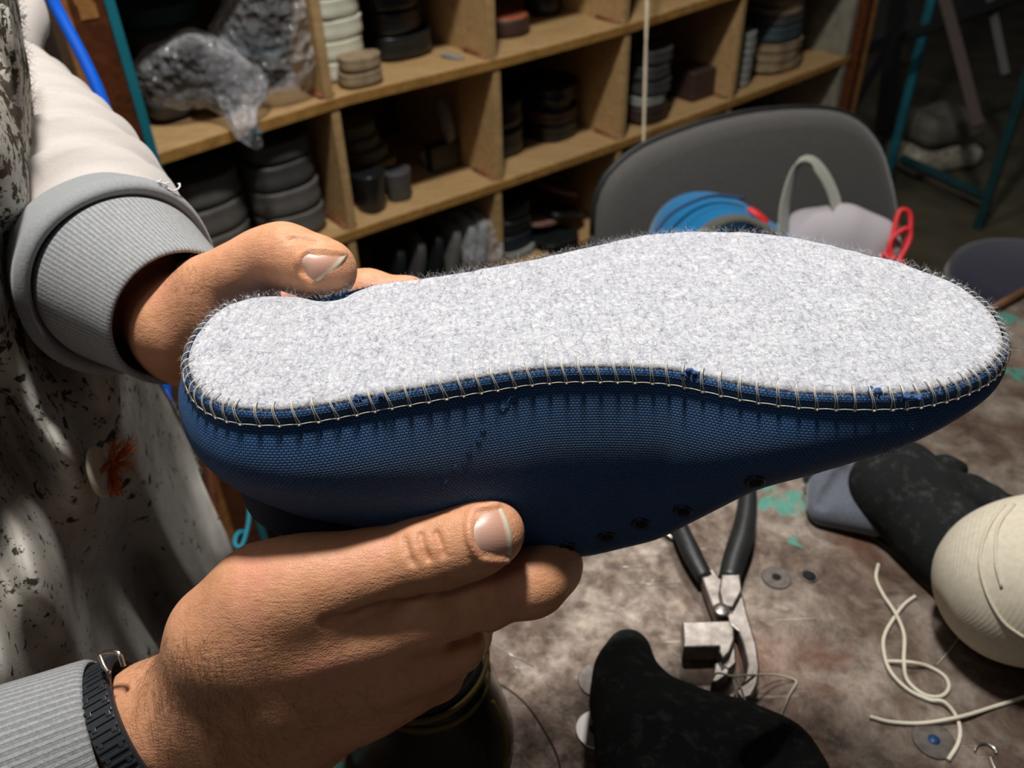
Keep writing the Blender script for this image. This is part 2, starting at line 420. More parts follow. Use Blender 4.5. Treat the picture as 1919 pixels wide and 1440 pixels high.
def fibres(P, N, L, r, jitter, seg=3, up_=.3):
    """many thin curved fibres as three-sided tubes"""
    n = len(P); D = rng.normal(0, 1, (n, 3)); D -= (D * N).sum(1)[:, None] * N * (1 - up_); D /= np.linalg.norm(D, axis=1)[:, None]
    D = D + N * jitter; D /= np.linalg.norm(D, axis=1)[:, None]
    B = rng.normal(0, 1, (n, 3)); B -= (B * D).sum(1)[:, None] * D; B /= np.linalg.norm(B, axis=1)[:, None]; E = np.cross(D, B)
    Ln = rng.uniform(.5, 1.2, n) * L; cv = rng.normal(0, .5, n)
    V = []
    for i in range(seg + 1):
        t = i / seg; c = P + D * (Ln * t)[:, None] + B * (Ln * cv * t * t)[:, None]
        for a in (0, 2.1, 4.2): V.append(c + r * (1 - .5 * t) * (np.cos(a) * B + np.sin(a) * E))
    V = np.array(V).transpose(1, 0, 2).reshape(-1, 3); k = 3 * (seg + 1)
    base = np.array([(3 * i + j, 3 * i + (j + 1) % 3, 3 * i + 3 + (j + 1) % 3, 3 * i + 3 + j) for i in range(seg) for j in range(3)])
    return V, (base[None] + (np.arange(n) * k)[:, None, None]).reshape(-1, 4)
FIBW = plain('pale_wool_fibre', (.86, .86, .88), .9, var=.02, bump=0)
FIBD = plain('dark_wool_fibre', (.30, .31, .35), .9, var=.1, bump=0)
def felt_points(n):
    i = rng.integers(3, fA.shape[0] - 1, n * 2); f = (i - 3) / 60.0
    keep = rng.uniform(0, 1, n * 2) < (1.05 - f); i = i[keep][:n]; j = rng.integers(0, NL, len(i))
    a = rng.uniform(0, 1, (len(i), 1)); b = rng.uniform(0, 1, (len(i), 1))
    return (fA[i, j] * (1 - a) + fA[i, (j + 1) % NL] * a) * (1 - b) + fA[i + 0, j] * b
P_ = felt_points(15000); V, Q = fibres(P_, np.tile([0, 0, 1.0], (len(P_), 1)), .0024, .00004, .10)
a = obj('felt_fuzz', V, Q, FIBW); par(a, fo); tag(a, kind='stuff', label='pale fibres standing off the felt')
P_ = felt_points(2600); V, Q = fibres(P_, np.tile([0, 0, 1.0], (len(P_), 1)), .0020, .000035, .05)
a = obj('grey_flecks', V, Q, FIBD); par(a, fo); tag(a, kind='stuff', label='dark grey fibres mixed into the felt')
j = rng.integers(0, NL, 2600); P_ = LOOP[j] + [0, 0, .0008] + rng.normal(0, .0004, (len(j), 3)); Nn = LN[j] * .8 + [0, 0, .6]
V, Q = fibres(P_, Nn, .0030, .000026, .8); a = obj('edge_fuzz', V, Q, FIBW); par(a, fo); tag(a, kind='stuff', label='loose fibres along the felt edge')
# frayed fabric edge
FR = plain('frayed_blue_edge', (.03, .08, .22), .9, var=.3, bump=0)
j = rng.integers(0, NL, 2600); P_ = LOOP[j] + LN[j] * .001 + [0, 0, -.0003] + rng.normal(0, .0002, (len(j), 3))
V, Q = fibres(P_, np.tile([0, 0, 1.0], (len(P_), 1)) + LN[j] * .3, .0011, .00005, .8); a = obj('frayed_edge', V, Q, FR); par(a, up); tag(a, kind='stuff')
mb = MB()
for (px, py, s_) in [(672, 745, .0016), (1297, 700, .0022), (1640, 733, .0024), (1700, 742, .002), (1720, 746, .0018), (715, 741, .0012)]:
    p = PZ(px, py, ZS + .0006)
    mb = MB()
    for k in range(9):
        q = p + rng.normal(0, s_ * .45, 3) * [1, .6, .3]; V, Fc = lathe([(s_ * .15, -s_ * .3), (s_ * .42, -s_ * .1), (s_ * .4, s_ * .15), (s_ * .1, s_ * .35)], 7, q, rng.normal(0, 1, 3) + [0, 0, 1]); mb.add(V, Fc)
    a = mb.build('fabric_tuft', FR); par(a, up)
# thread: line around the shoe, and the over-edge stitches
THR = plain('waxed_cream_thread', (.62, .58, .50), .45, var=.12, scale=900, bump=.3, bscale=3000, bd=.0002)
n_ = len(LOOP); th = LOOP + LN * .0026 + [0, 0, -.0047]
cum = Ls[:-1]; tot = Ls[-1]
def at_loop(A, s_):
    s_ = s_ % tot; return np.array([np.interp(s_, np.r_[cum, tot], np.r_[A[:, k], A[0, k]]) for k in range(3)])
s_ = 0.0; stops = []
while s_ < tot - .003:
    x = at_loop(LOOP, s_)[0]; stops.append(s_); s_ += (.0060 if -.09 < x < .12 else .0046 if x < .16 else .0036) * rng.uniform(.94, 1.07)
mb = MB(); line = []
for i, s0 in enumerate(stops):
    s1 = stops[(i + 1) % len(stops)] + (tot if i == len(stops) - 1 else 0)
    for t in np.linspace(0, 1, 6, endpoint=False):
        p = at_loop(th, s0 + (s1 - s0) * t); p = p + [0, 0, -.0003 * np.sin(np.pi * t) * -1]; line.append(p)
line = np.array(line); mb.tube(np.vstack([line, line[:1]]), .00021, 7)
a = mb.build('edge_cord', THR); par(a, shoe); a['label'] = 'cream thread line running round the shoe'
mb = MB()
for s0 in stops:
    if at_loop(LN, s0)[1] > .25 and -.10 < at_loop(LOOP, s0)[0] < .165: continue
    lean = rng.uniform(-.0006, .0002) - .0012
    top = at_loop(LOOP, s0 + lean); Nq = at_loop(LN, s0 + lean); Nb = at_loop(LN, s0); inn = rng.uniform(.0018, .0034)
    T0 = top - Nq * inn + [0, 0, .0011]; T1 = top - Nq * inn * .6 + [0, 0, .0020]
    M0 = top + Nq * .0012 + [0, 0, .0012]
    for off in (-.0006, .0006):
        B0 = at_loop(th, s0 + off + rng.uniform(-.0002, .0002)); Mi = .5 * (M0 + B0) + Nb * .0009 + [0, 0, .0003]
        mb.tube(spline([T0, T1, M0 + (B0 - at_loop(th, s0)) * .4, Mi, B0 + Nb * .0003, B0 + [0, 0, -.0006]], 12), .00017, 6)
    kb = at_loop(th, s0); V, Fc = lathe([(.0001, -.0005), (.00042, -.0002), (.00042, .0002), (.0001, .0005)], 7, kb + Nb * .0002 + [0, 0, -.0002], np.cross(Nb, [0, 0, 1])); mb.add(V, Fc)
a = mb.build('edge_stitching', THR); par(a, shoe)
# side seam stitched in the fabric, toe seam, and the eyelets
def on_upper(px, py, off=0.0):          # nearest near-side point of the upper to a picture position
    q = proj(RW); d = np.hypot(q[..., 0] - px, q[..., 1] - py) + (q[..., 2] > .345) * 1e3
    i, j = np.unravel_index(np.argmin(d), d.shape); P = RW[i, j]
    a_ = RW[min(i + 1, nr - 1), j] - RW[max(i - 1, 0), j]; b_ = RW[i, (j + 1) % NL] - RW[i, j - 1]
    N = np.cross(a_, b_); N /= np.linalg.norm(N); 
    if N.dot(P - CAM) > 0: N = -N
    return P + N * off, N
SEAM = plain('navy_seam_thread', (.018, .05, .14), .7, var=.2, bump=0)
mb = MB(); pts = spline([(962, 742), (935, 768), (905, 800), (880, 835), (855, 870), (835, 900), (822, 930)], 42)
for i in range(0, 41, 2):
    A, N = on_upper(*pts[i], .0003); B, _ = on_upper(*pts[i + 1], .0003); mb.tube([A, (A + B) / 2 + N * .0002, B], .00014, 6)
a = mb.build('seam_stitching', SEAM); par(a, up)
for dx in (0, 17):
    mb = MB()
    pts = spline([(1703 + dx, 772), (1695 + dx, 795), (1684 + dx, 818), (1668 + dx, 838), (1650 + dx, 852)], 26)
    for i in range(0, 25, 2):
        A, N = on_upper(*pts[i], .0003); B, _ = on_upper(*pts[i + 1], .0003); mb.tube([A, (A + B) / 2 + N * .0002, B], .00014, 6)
    a = mb.build('seam_stitching', SEAM); par(a, up)
EY = MT('dark_metal_eyelet', (.035, .04, .06), .35, .7).m
HOLE = plain('dark_hole', (.004, .004, .005), .9, var=.1, bump=0)
for (px, py) in [(1065, 1024), (1136, 1003), (1205, 981), (1276, 958), (1345, 932), (1412, 903)]:
    P, N = on_upper(px, py); mb = MB()
    V, Fc = lathe([(.0021, -.0005), (.0036, -.0003), (.0037, .0003), (.0031, .0008), (.0022, .0006), (.0018, -.0006)], 28, P, N)
    Fc = [f for f in Fc if len(f) == 4]
    e = obj('eyelet', V, Fc, EY); par(e, shoe)
    V, Fc = lathe([(.0019, -.0008), (.0019, .0001)], 20, P, N); h = obj('eyelet_hole', V, Fc, HOLE); h.parent = e; h.matrix_parent_inverse = Matrix.Identity(4)
    e.data.update()
# ankle collar below the heel, darker lining
NV = plain('navy_collar_lining', (.010, .018, .045), .7, var=.2, scale=300, bump=.3, bscale=1500)
hk = [(-.003, .030), (-.005, .048), (-.0045, .058), (-.005, .0645), (-.009, .0685), (-.02, .065)]
ki = [j for j in range(NL)]
cxx = np.clip(LOOP[:, 0], XH + .004, -.005); cyy = np.interp(cxx, xs_, ym_)
rows = []
for ins, dz in hk:
    B = LOOP.copy(); B[:, 0] = np.minimum(B[:, 0], .015); C = np.stack([cxx, cyy, B[:, 2]], 1)
    dv = B - C; d = np.linalg.norm(dv, axis=1)[:, None]; P = B + dv / d * (ins - .022 * np.clip((B[:, 0] + .030) / .04, 0, 1))[:, None]; P[:, 2] = ZS - dz - np.interp(P[:, 0], [-.1, .01], [0, .012]); rows.append(P)
A = np.array(rows); n = NL
Fc = np.array([(i * n + j, i * n + (j + 1) % n, (i + 1) * n + (j + 1) % n, (i + 1) * n + j) for i in range(len(rows) - 1) for j in range(n)])
c_ = obj('ankle_collar', A.reshape(-1, 3), Fc, NV); par(c_, shoe); c_['label'] = 'dark navy ankle collar below the heel'
# green shoe last showing under the collar
GR = plain('green_plastic', (.05, .17, .015), .4, var=.15, scale=60, bump=0)
fd = Field((-.09, .215, .97), (.0, .33, 1.05), .0016)
c0 = PD(590, 986, .340); fd.box((c0[0], c0[1] + .026, c0[2] - .003), I3, (.017, .028, .014), .006)
V, Q = fd.mesh(); V = relax(V, Q, 2); g = obj('shoe_last', V, Q, GR); tag(g, 'green plastic last peeking out under the heel of the held shoe', 'shoe last')
# ---------------------------------------------------------------- person: body with both hands
def mat_skin():
    m = MT('skin', (.6, .33, .22), .48, spec=.4)
    c = m.co('Object')
    big = m.noise(38, 4, .6, c); mid = m.noise(220, 4, .6, c)
    a = m.ramp(big, [(.3, (.64, .30, .15)), (.5, (.74, .37, .205)), (.7, (.76, .345, .22))])
    a = m.mix(.35, a, m.ramp(mid, [(.3, (.72, .62, .58)), (.6, (1, 1, 1))]), 'MULTIPLY')
    m.color(a)
    v = m.n('ShaderNodeTexVoronoi', {'Vector': m.co('Object', (1, 1, 1)), 'Scale': 950.0}, feature='DISTANCE_TO_EDGE').outputs[0]
    w1 = m.n('ShaderNodeTexNoise', {'Vector': m.co('Object', (260, 900, 900), (.2, .3, .7)), 'Scale': 1.0, 'Detail': 4.0}).outputs[0]
    b = m.bump(m.ramp(v, [(0, (0, 0, 0)), (.25, (1, 1, 1))]), .22, .0004); b = m.bump(w1, .35, .0007, b); m.bump(m.noise(160, 3, .6, c), .25, .0012, b)
    m.b.inputs['Subsurface Weight'].default_value = .22; m.b.inputs['Subsurface Radius'].default_value = (1.0, .35, .2); m.b.inputs['Subsurface Scale'].default_value = .0035
    return m.m
SKIN = mat_skin()
def pj(lst):
    P, r = [], []
    for x, y, d, q in lst: P.append(PD(x, y, d)); r.append(q * d / F)
    return P, r
# right hand (near the camera, thumb against the near side of the shoe)
fr = Field((-.19, .13, .84), (.055, .33, 1.05), .0009)
fr.chain(*pj([(60, 1560, .350, 112), (190, 1440, .342, 116), (300, 1358, .340, 116), (440, 1290, .336, 108)]), k=.006)
fr.chain(*pj([(420, 1300, .332, 92), (500, 1215, .323, 102), (600, 1190, .320, 88), (705, 1180, .319, 66)]), k=.012)      # index metacarpal
fr.chain(*pj([(430, 1350, .338, 98), (540, 1285, .332, 102), (690, 1245, .331, 78), (790, 1222, .333, 68)]), k=.012)
fr.chain(*pj([(440, 1385, .342, 98), (530, 1350, .342, 98), (680, 1295, .346, 78), (765, 1275, .35, 62)]), k=.012)
fr.chain(*pj([(450, 1410, .350, 90), (530, 1380, .356, 86), (640, 1335, .362, 66)]), k=.012)
fr.chain(*pj([(375, 1290, .333, 80), (424, 1196, .322, 96), (500, 1122, .315, 93), (580, 1096, .312, 80), (640, 1080, .311, 72)]), k=.012)   # thumb metacarpal
fr.chain(*pj([(480, 1190, .320, 85), (610, 1150, .320, 56), (700, 1130, .326, 44), (790, 1110, .328, 30)]), k=.012)                                      # web
fr.chain(*pj([(620, 1084, .311, 72), (700, 1066, .311, 69), (800, 1040, .311, 69), (865, 1020, .3105, 66)]), k=.006)
fr.chain(*pj([(865, 1019, .3105, 65), (905, 1004, .3105, 62), (926, 997, .3105, 55)]), k=.006)
fr.chain(*pj([(680, 1185, .319, 66), (800, 1155, .320, 58), (905, 1125, .324, 54), (985, 1096, .331, 54), (1005, 1088, .335, 52)]), k=.006)     # index
fr.chain(*pj([(1003, 1088, .335, 52), (1036, 1064, .347, 44), (1040, 1060, .372, 42), (1010, 1060, .392, 40)]), k=.010)
fr.chain(*pj([(770, 1232, .334, 66), (850, 1205, .338, 54), (868, 1190, .352, 48), (880, 1160, .375, 45), (900, 1120, .395, 42), (900, 1100, .405, 38)]), k=.006)
fr.chain(*pj([(745, 1285, .352, 58), (815, 1262, .360, 50), (830, 1240, .376, 46), (835, 1200, .395, 42), (850, 1165, .41, 38)]), k=.005)
fr.chain(*pj([(640, 1335, .362, 60), (720, 1312, .372, 48), (755, 1290, .388, 42), (760, 1255, .402, 38), (775, 1230, .412, 34)]), k=.005)
# creases: thumb joint, web fold, nail groove
def crease(f, pts, r=.0011, dep=0.0, k=.0018):
    P = []
    for x, y, d in pts: P.append(PD(x, y, d))
    f.chain(P, [r] * len(P), k=k, op='sub')
def surf_depth(f, x, y, d0, d1):            # first hit of the field along the view ray
    for d in np.arange(d0, d1, .0005):
        p = PD(x, y, d); i = np.round((p - f.lo) / f.h).astype(int)
        if (i < 0).any() or (i >= f.n).any(): continue
        if f.F[tuple(i)] < 0: return d
    return None
def surf_crease(f, pts, r=.0009, sink=.0002, k=.0016, d0=.26, d1=.42, n=14, op='sub'):
    Q = spline(np.array(pts, float), n); P = []
    for x, y in Q:
        d = surf_depth(f, x, y, d0, d1)
        if d is not None: P.append(PD(x, y, d + sink))
    if len(P) > 1: f.chain(P, [r] * len(P), k=k, op=op)
for c in [[(757, 1008), (763, 1033), (774, 1060)], [(787, 998), (792, 1025), (803, 1050)], [(816, 996), (825, 1020), (830, 1042)]]:
    surf_crease(fr, c, .0006, -.00052, .0012, n=40)
surf_crease(fr, [(832, 1114), (760, 1128), (700, 1142), (650, 1160), (612, 1167)], .0012, -.0004, .003)
surf_crease(fr, [(905, 1190), (880, 1200), (840, 1212)], .0014, -.0002, .003)
def nail(f, ctr, d_guess, along, w, L, name_tip):
    pass
# left hand (far side, thumb pressed on the felt edge)
fl = Field((-.19, .235, .95), (.02, .46, 1.16), .0010)
fl.chain(*pj([(120, 470, .43, 84), (240, 560, .402, 84), (350, 600, .388, 84)]), k=.008)
fl.chain(*pj([(335, 600, .378, 74), (400, 545, .367, 60), (455, 510, .359, 50), (500, 482, .355, 50)]), k=.010)
fl.chain(*pj([(335, 625, .378, 80), (420, 590, .374, 62), (480, 560, .370, 40)]), k=.012)
fl.chain(*pj([(495, 484, .355, 51), (532, 477, .352, 54), (562, 492, .350, 54), (604, 505, .348, 54), (616, 507, .348, 49)]), k=.006)
fl.chain(*pj([(350, 630, .392, 80), (440, 630, .398, 66), (530, 590, .40, 54)]), k=.010)
fl.chain(*pj([(360, 640, .395, 80), (450, 660, .41, 66), (540, 660, .415, 52)]), k=.010)
fl.chain(*pj([(520, 575, .40, 50), (610, 550, .392, 46), (690, 550, .388, 42), (765, 562, .386, 40), (830, 590, .386, 36)]), k=.005)
fl.chain(*pj([(530, 620, .41, 50), (640, 620, .405, 45), (730, 640, .400, 41), (800, 670, .395, 37)]), k=.005)
fl.chain(*pj([(530, 660, .415, 48), (630, 690, .412, 43), (710, 720, .405, 40), (770, 750, .40, 36)]), k=.005)
fl.chain(*pj([(510, 690, .415, 42), (590, 740, .41, 38), (660, 780, .405, 34)]), k=.005)
surf_crease(fl, [(540, 450), (562, 446), (600, 455)], .0006, -.0003)
NAIL = MT('thumbnail', (.62, .40, .35), .28, spec=.5)
NAIL.m; 
def nail_mats():
    m = MT('nail_plate', (.7, .5, .45), .38, spec=.5)
    u = m.n('ShaderNodeSeparateXYZ', {0: m.co('UV')})
    nz = m.noise(500, 2); f = m.math('ADD', u.outputs[0], m.math('MULTIPLY', m.math('SUBTRACT', nz, .5), .05))
    m.color(m.ramp(f, [(0, (.60, .44, .39)), (.16, (.60, .35, .27)), (.80, (.60, .32, .23)), (.90, (.72, .61, .46)), (1, (.66, .56, .42))]))
    m.b.inputs['Coat Weight'].default_value = .08; m.b.inputs['Coat Roughness'].default_value = .25
    wv = m.n('ShaderNodeTexNoise', {'Vector': m.co('UV', (2, 30, 1)), 'Scale': 1.0}).outputs[0]; m.bump(wv, .15, .0004)
    return m.m
NMAT = nail_mats()
def make_nail(f, corners, d0, d1, parent_list, bulge=.0009, lift=.0002):
    """corners: root side a, root side b, tip side b, tip side a in the picture; the plate lies on the finger surface and arches out"""
    a, b, c, d = [np.array(q, float) for q in corners]; nu, nv = 18, 16; G = np.zeros((nu, nv, 3)); U = np.zeros((nu, nv, 2))
    for i in range(nu):
        for j in range(nv):
            u = i / (nu - 1); v = j / (nv - 1); vv_ = 2 * v - 1
            # rounded root and tip
            uu_ = u * (1 - .0) ; e0 = -.20 * (1 - vv_ ** 2) ; e1 = .16 * (1 - vv_ ** 2)
            ue = e0 + (1 + e1 - e0) * uu_
            p = (a * (1 - v) + b * v) * (1 - ue) + (d * (1 - v) + c * v) * ue
            dp = surf_depth(f, p[0], p[1], d0, d1)
            if dp is None: dp = np.nan
            G[i, j] = (p[0], p[1], dp); U[i, j] = (u, v)
    D = G[..., 2]; ok = ~np.isnan(D)
    I, J = np.meshgrid(np.linspace(-1, 1, nu), np.linspace(-1, 1, nv), indexing='ij')
    A = np.stack([np.ones_like(I), I, J, I * J, I ** 2, J ** 2], -1)
    cf, *_ = np.linalg.lstsq(A[ok], D[ok], rcond=None); Df = A @ cf
    V = np.array([[PD(G[i, j, 0], G[i, j, 1], Df[i, j] - lift) for j in range(nv)] for i in range(nu)])
    N = np.cross(V[-1, nv // 2] - V[0, nv // 2], V[nu // 2, -1] - V[nu // 2, 0]); N /= np.linalg.norm(N)
    if N.dot(V[nu // 2, nv // 2] - CAM) > 0: N = -N
    V = V + N * (bulge * (1 - J ** 2) * (1 - .25 * I ** 2))[..., None] 
    Vb = V - N * .0009
    # groove round the plate
    rim = [V[i, 0] for i in range(nu - 3, 0, -1)] + [V[0, j] for j in range(nv)] + [V[i, -1] for i in range(1, nu - 2)]
    rim = np.array(rim) - N * .0002
    cen = V.mean((0, 1)); out = rim - cen; out /= np.linalg.norm(out, axis=1)[:, None]
    f.chain(rim + out * .0012 - N * .0006, [.0008] * len(rim), k=.0016)
    X = np.concatenate([V.reshape(-1, 3), Vb.reshape(-1, 3)]); m = nu * nv
    Fc = [(i * nv + j, i * nv + j + 1, (i + 1) * nv + j + 1, (i + 1) * nv + j) for i in range(nu - 1) for j in range(nv - 1)]
    Fc += [tuple(m + q for q in q4[::-1]) for q4 in Fc]
    edge = [(i, 0) for i in range(nu)] + [(nu - 1, j) for j in range(1, nv)] + [(i, nv - 1) for i in range(nu - 2, -1, -1)] + [(0, j) for j in range(nv - 2, 0, -1)]
    for k in range(len(edge)):
        p, q = edge[k], edge[(k + 1) % len(edge)]; ip, iq = p[0] * nv + p[1], q[0] * nv + q[1]; Fc.append((ip, iq, iq + m, ip + m))
    parent_list.append((X, Fc, np.concatenate([U.reshape(-1, 2)] * 2)))
nails = []
make_nail(fr, [(890, 961), (903, 1043), (959, 1047), (940, 951)], .28, .34, nails, .0006)
make_nail(fl, [(582, 472), (566, 510), (589, 531), (650, 477)], .32, .37, nails, .0006)
Vr, Qr = fr.mesh(); Vr = relax(Vr, Qr, 1); Vl, Ql = fl.mesh(); Vl = relax(Vl, Ql, 1)
# the rest of the body, under the clothes
fb = Field((-.75, .02, .10), (-.13, .62, 1.55), .008)
SHL, SHR = np.array([-.42, .44, 1.40]), np.array([-.42, .10, 1.38])
fb.chain([(-.42, .27, .75), (-.41, .27, 1.0), (-.41, .27, 1.22)], [.135, .125, .135], k=.05); fb.cap(SHL, SHR, .07, k=.08)
fb.cap((-.41, .27, 1.38), (-.40, .27, 1.50), .055, k=.04)
LE = PD(20, 60, .58); SLV = [SHL, PD(-240, 120, .66), PD(-100, 150, .59), PD(0, 195, .545), PD(90, 295, .495), PD(160, 390, .455), PD(205, 460, .43), PD(226, 518, .41)]
fb.chain(SLV + [PD(260, 560, .398)], [.055, .035, .03, .027, .025, .024, .024, .024, .022], k=.012)
RE = PD(-330, 1560, .40); fb.chain([SHR, RE + np.array([0, 0, .02]), PD(-200, 1560, .36), PD(60, 1560, .345)], [.055, .03, .024, .024], k=.012)
for y in (.19, .35): fb.chain([(-.42, y, .80), (-.40, y, .45), (-.42, y, .13)], [.085, .06, .045], k=.05)
Vt, Qt = fb.mesh()
V = np.concatenate([Vr, Vl, Vt]); Q = np.concatenate([Qr, Ql + len(Vr), Qt + len(Vr) + len(Vl)])
person = obj('person', V, Q, SKIN); tag(person, 'person in a paint-stained apron and pale hoodie holding the shoe with both hands', 'person')
for X, Fc, U in nails: o = obj('thumbnail', X, Fc, NMAT, person, True, U)
# hair on the wrists and hand backs
HAIR = MT('dark_body_hair', (.035, .02, .012), .5).m
def hairs(Vh, Qh, n, sel, flow, L, r=.000042):
    N = vnormals(Vh, Qh); pr_ = proj(Vh); dv = Vh - CAM; dv /= np.linalg.norm(dv, axis=1)[:, None]
    wgt = sel(pr_[:, 0], pr_[:, 1]) * ((N * dv).sum(1) < .15); wgt = wgt / wgt.sum(); idx = rng.choice(len(Vh), n, p=wgt)
    P = Vh[idx]; Nn = N[idx]; D = np.tile(flow, (n, 1)) + rng.normal(0, .45, (n, 3)); D -= (D * Nn).sum(1)[:, None] * Nn; D /= np.linalg.norm(D, axis=1)[:, None]
    B = np.cross(Nn, D); Ln = L * rng.uniform(.4, 1.25, n); cv = rng.normal(0, .45, n); seg = 4; V = []
    for i in range(seg + 1):
        t = i / seg; c = P + D * (Ln * t)[:, None] + Nn * (Ln * .22 * np.sin(t * 2.4))[:, None] + B * (Ln * cv * t * t)[:, None]
        for a in (0, 2.1, 4.2): V.append(c + r * (1 - .75 * t) * (np.cos(a) * B + np.sin(a) * Nn))
    V = np.array(V).transpose(1, 0, 2).reshape(-1, 3); k = 3 * (seg + 1)
    base = np.array([(3 * i + j, 3 * i + (j + 1) % 3, 3 * i + 3 + (j + 1) % 3, 3 * i + 3 + j) for i in range(seg) for j in range(3)])
    return V, (base[None] + (np.arange(n) * k)[:, None, None]).reshape(-1, 4)
fl_dir = PD(420, 1400, .32) - PD(300, 1180, .32); fl_dir /= np.linalg.norm(fl_dir)
def sel_r(x, y):
    d = 1.2 * np.exp(-((x - 345) / 75) ** 2 - ((y - 1275) / 75) ** 2) + np.exp(-((x - 400) / 110) ** 2 - ((y - 1330) / 130) ** 2) + .55 * np.exp(-((x - 560) / 120) ** 2 - ((y - 1330) / 60) ** 2) + .25 * np.exp(-((x - 930) / 40) ** 2 - ((y - 1140) / 18) ** 2)
    return d * ((x - 235) * .85 + (1250 - y) * -.0 > 0) * (y > 1190 - 0) 
V, Q = hairs(Vr, Qr, 850, lambda x, y: sel_r(x, y) * (x < 800), fl_dir, .0095)
a = obj('arm_hair', V, Q, HAIR, person); tag(a, kind='stuff', label='dark hairs on the near wrist and hand back')
V, Q = hairs(Vl, Ql, 150, lambda x, y: np.exp(-((x - 350) / 40) ** 2 - ((y - 520) / 30) ** 2), PD(440, 480, .37) - PD(340, 560, .37), .005)
a = obj('arm_hair', V, Q, HAIR, person); tag(a, kind='stuff', label='dark hairs on the far wrist')

# ---- hoodie
def knit_mat(name, c, ribs, depth=.0012, rough=.9):
    m = MT(name, c, rough, spec=.15)
    sp = m.n('ShaderNodeSeparateXYZ', {0: m.co('UV')}); wv = m.math('SINE', m.math('MULTIPLY', sp.outputs[0], 2 * math.pi * ribs))
    nz = m.noise(600, 4, .7)
    st = m.n('ShaderNodeTexNoise', {'Vector': m.co('UV', (ribs * 3, 900, 1)), 'Scale': 1.0, 'Detail': 2.0}).outputs[0]
    a = m.ramp(nz, [(.3, tuple(x * .78 for x in c)), (.7, tuple(min(1, x * 1.15) for x in c))])
    a = m.mix(.45, a, m.ramp(wv, [(0, (.35, .35, .36)), (.14, (1, 1, 1))]), 'MULTIPLY'); a = m.mix(.3, a, m.ramp(st, [(.3, (.6, .6, .6)), (.6, (1, 1, 1))]), 'MULTIPLY')
    m.color(a); b = m.bump(m.ramp(wv, [(0, (0, 0, 0)), (.3, (1, 1, 1))]), .6, depth); m.bump(st, .4, .0006, b); m.b.inputs['Sheen Weight'].default_value = .2
    return m.m
def cloth_mat(name, c, var=.08, sc_=700):
    m = MT(name, c, .92, spec=.15); nz = m.noise(sc_, 4, .7)
    m.color(m.ramp(nz, [(.3, tuple(x * (1 - var) for x in c)), (.7, tuple(min(1, x * (1 + var)) for x in c))])); m.bump(nz, .35, .0006); m.b.inputs['Sheen Weight'].default_value = .3
    return m.m
WHITE = cloth_mat('off_white_sweat_fabric', (.56, .51, .48), .04); GREY = cloth_mat('grey_marl_fabric', (.30, .31, .32), .12)
RIBF = knit_mat('fine_grey_ribbing', (.38, .39, .40), 112, .0006); RIBC = knit_mat('coarse_grey_ribbing', (.34, .35, .36), 76, .0009)
def wr(seed, amp, f1=3, fv=40):
    g = np.random.default_rng(seed); ks = [(g.integers(0, f1 + 1), g.uniform(-fv, fv), g.uniform(0, 6.3)) for _ in range(9)]
    return lambda A, L: amp * sum(np.sin(a * A + b * L + c) for a, b, c in ks) / 3
CA0, CA1 = PD(226, 518, .41), PD(338, 596, .376)
def axis_pts(P, n): return spline(np.array(P), n)
Pw = axis_pts(SLV[:-1] + [CA0], 160)
tt = np.linspace(0, 1, 160); rad = np.interp(tt, [0, .4, .6, .75, .9, 1], [.08, .052, .042, .039, .042, .0395])
fold = wr(3, .03, 2, 70); LT = np.linalg.norm(np.diff(Pw, axis=0), axis=1).sum()
ringf = lambda A, L: fold(A, L) + (.20 * np.exp(-((np.mod((L - .55 * LT) / .034 + .22 * np.sin(A + 1) + .1 * np.sin(2 * A), 1) - .5) / .20) ** 2) - .06) * np.clip((L - .5 * LT) / .04, 0, 1) * np.clip((LT - L) / .06, 0, 1)
V, Fc, uv = sweep(Pw, rad, rad, 96, ringf); sl = obj('hoodie_sleeve', V, Fc, WHITE, person, True, uv); sl['label'] = 'off-white sleeve of the far arm'
# torso of the hoodie, with the hood roll at the shoulder
ft = Field((-.62, .06, .85), (-.2, .82, 1.6), .006)
ft.chain([(-.42, .27, .90), (-.42, .27, 1.22)], [.155, .155], k=.05); ft.cap(SHL, SHR, .095, k=.08); ft.chain([PD(48, -40, .62), PD(50, 40, .62), PD(20, 110, .61), SHL], [.010, .0115, .014, .05], k=.02)
V, Q = ft.mesh(); V = relax(V, Q, 3); ho = obj('hoodie', V, Q, WHITE, person); ho['label'] = 'off-white hoodie body'
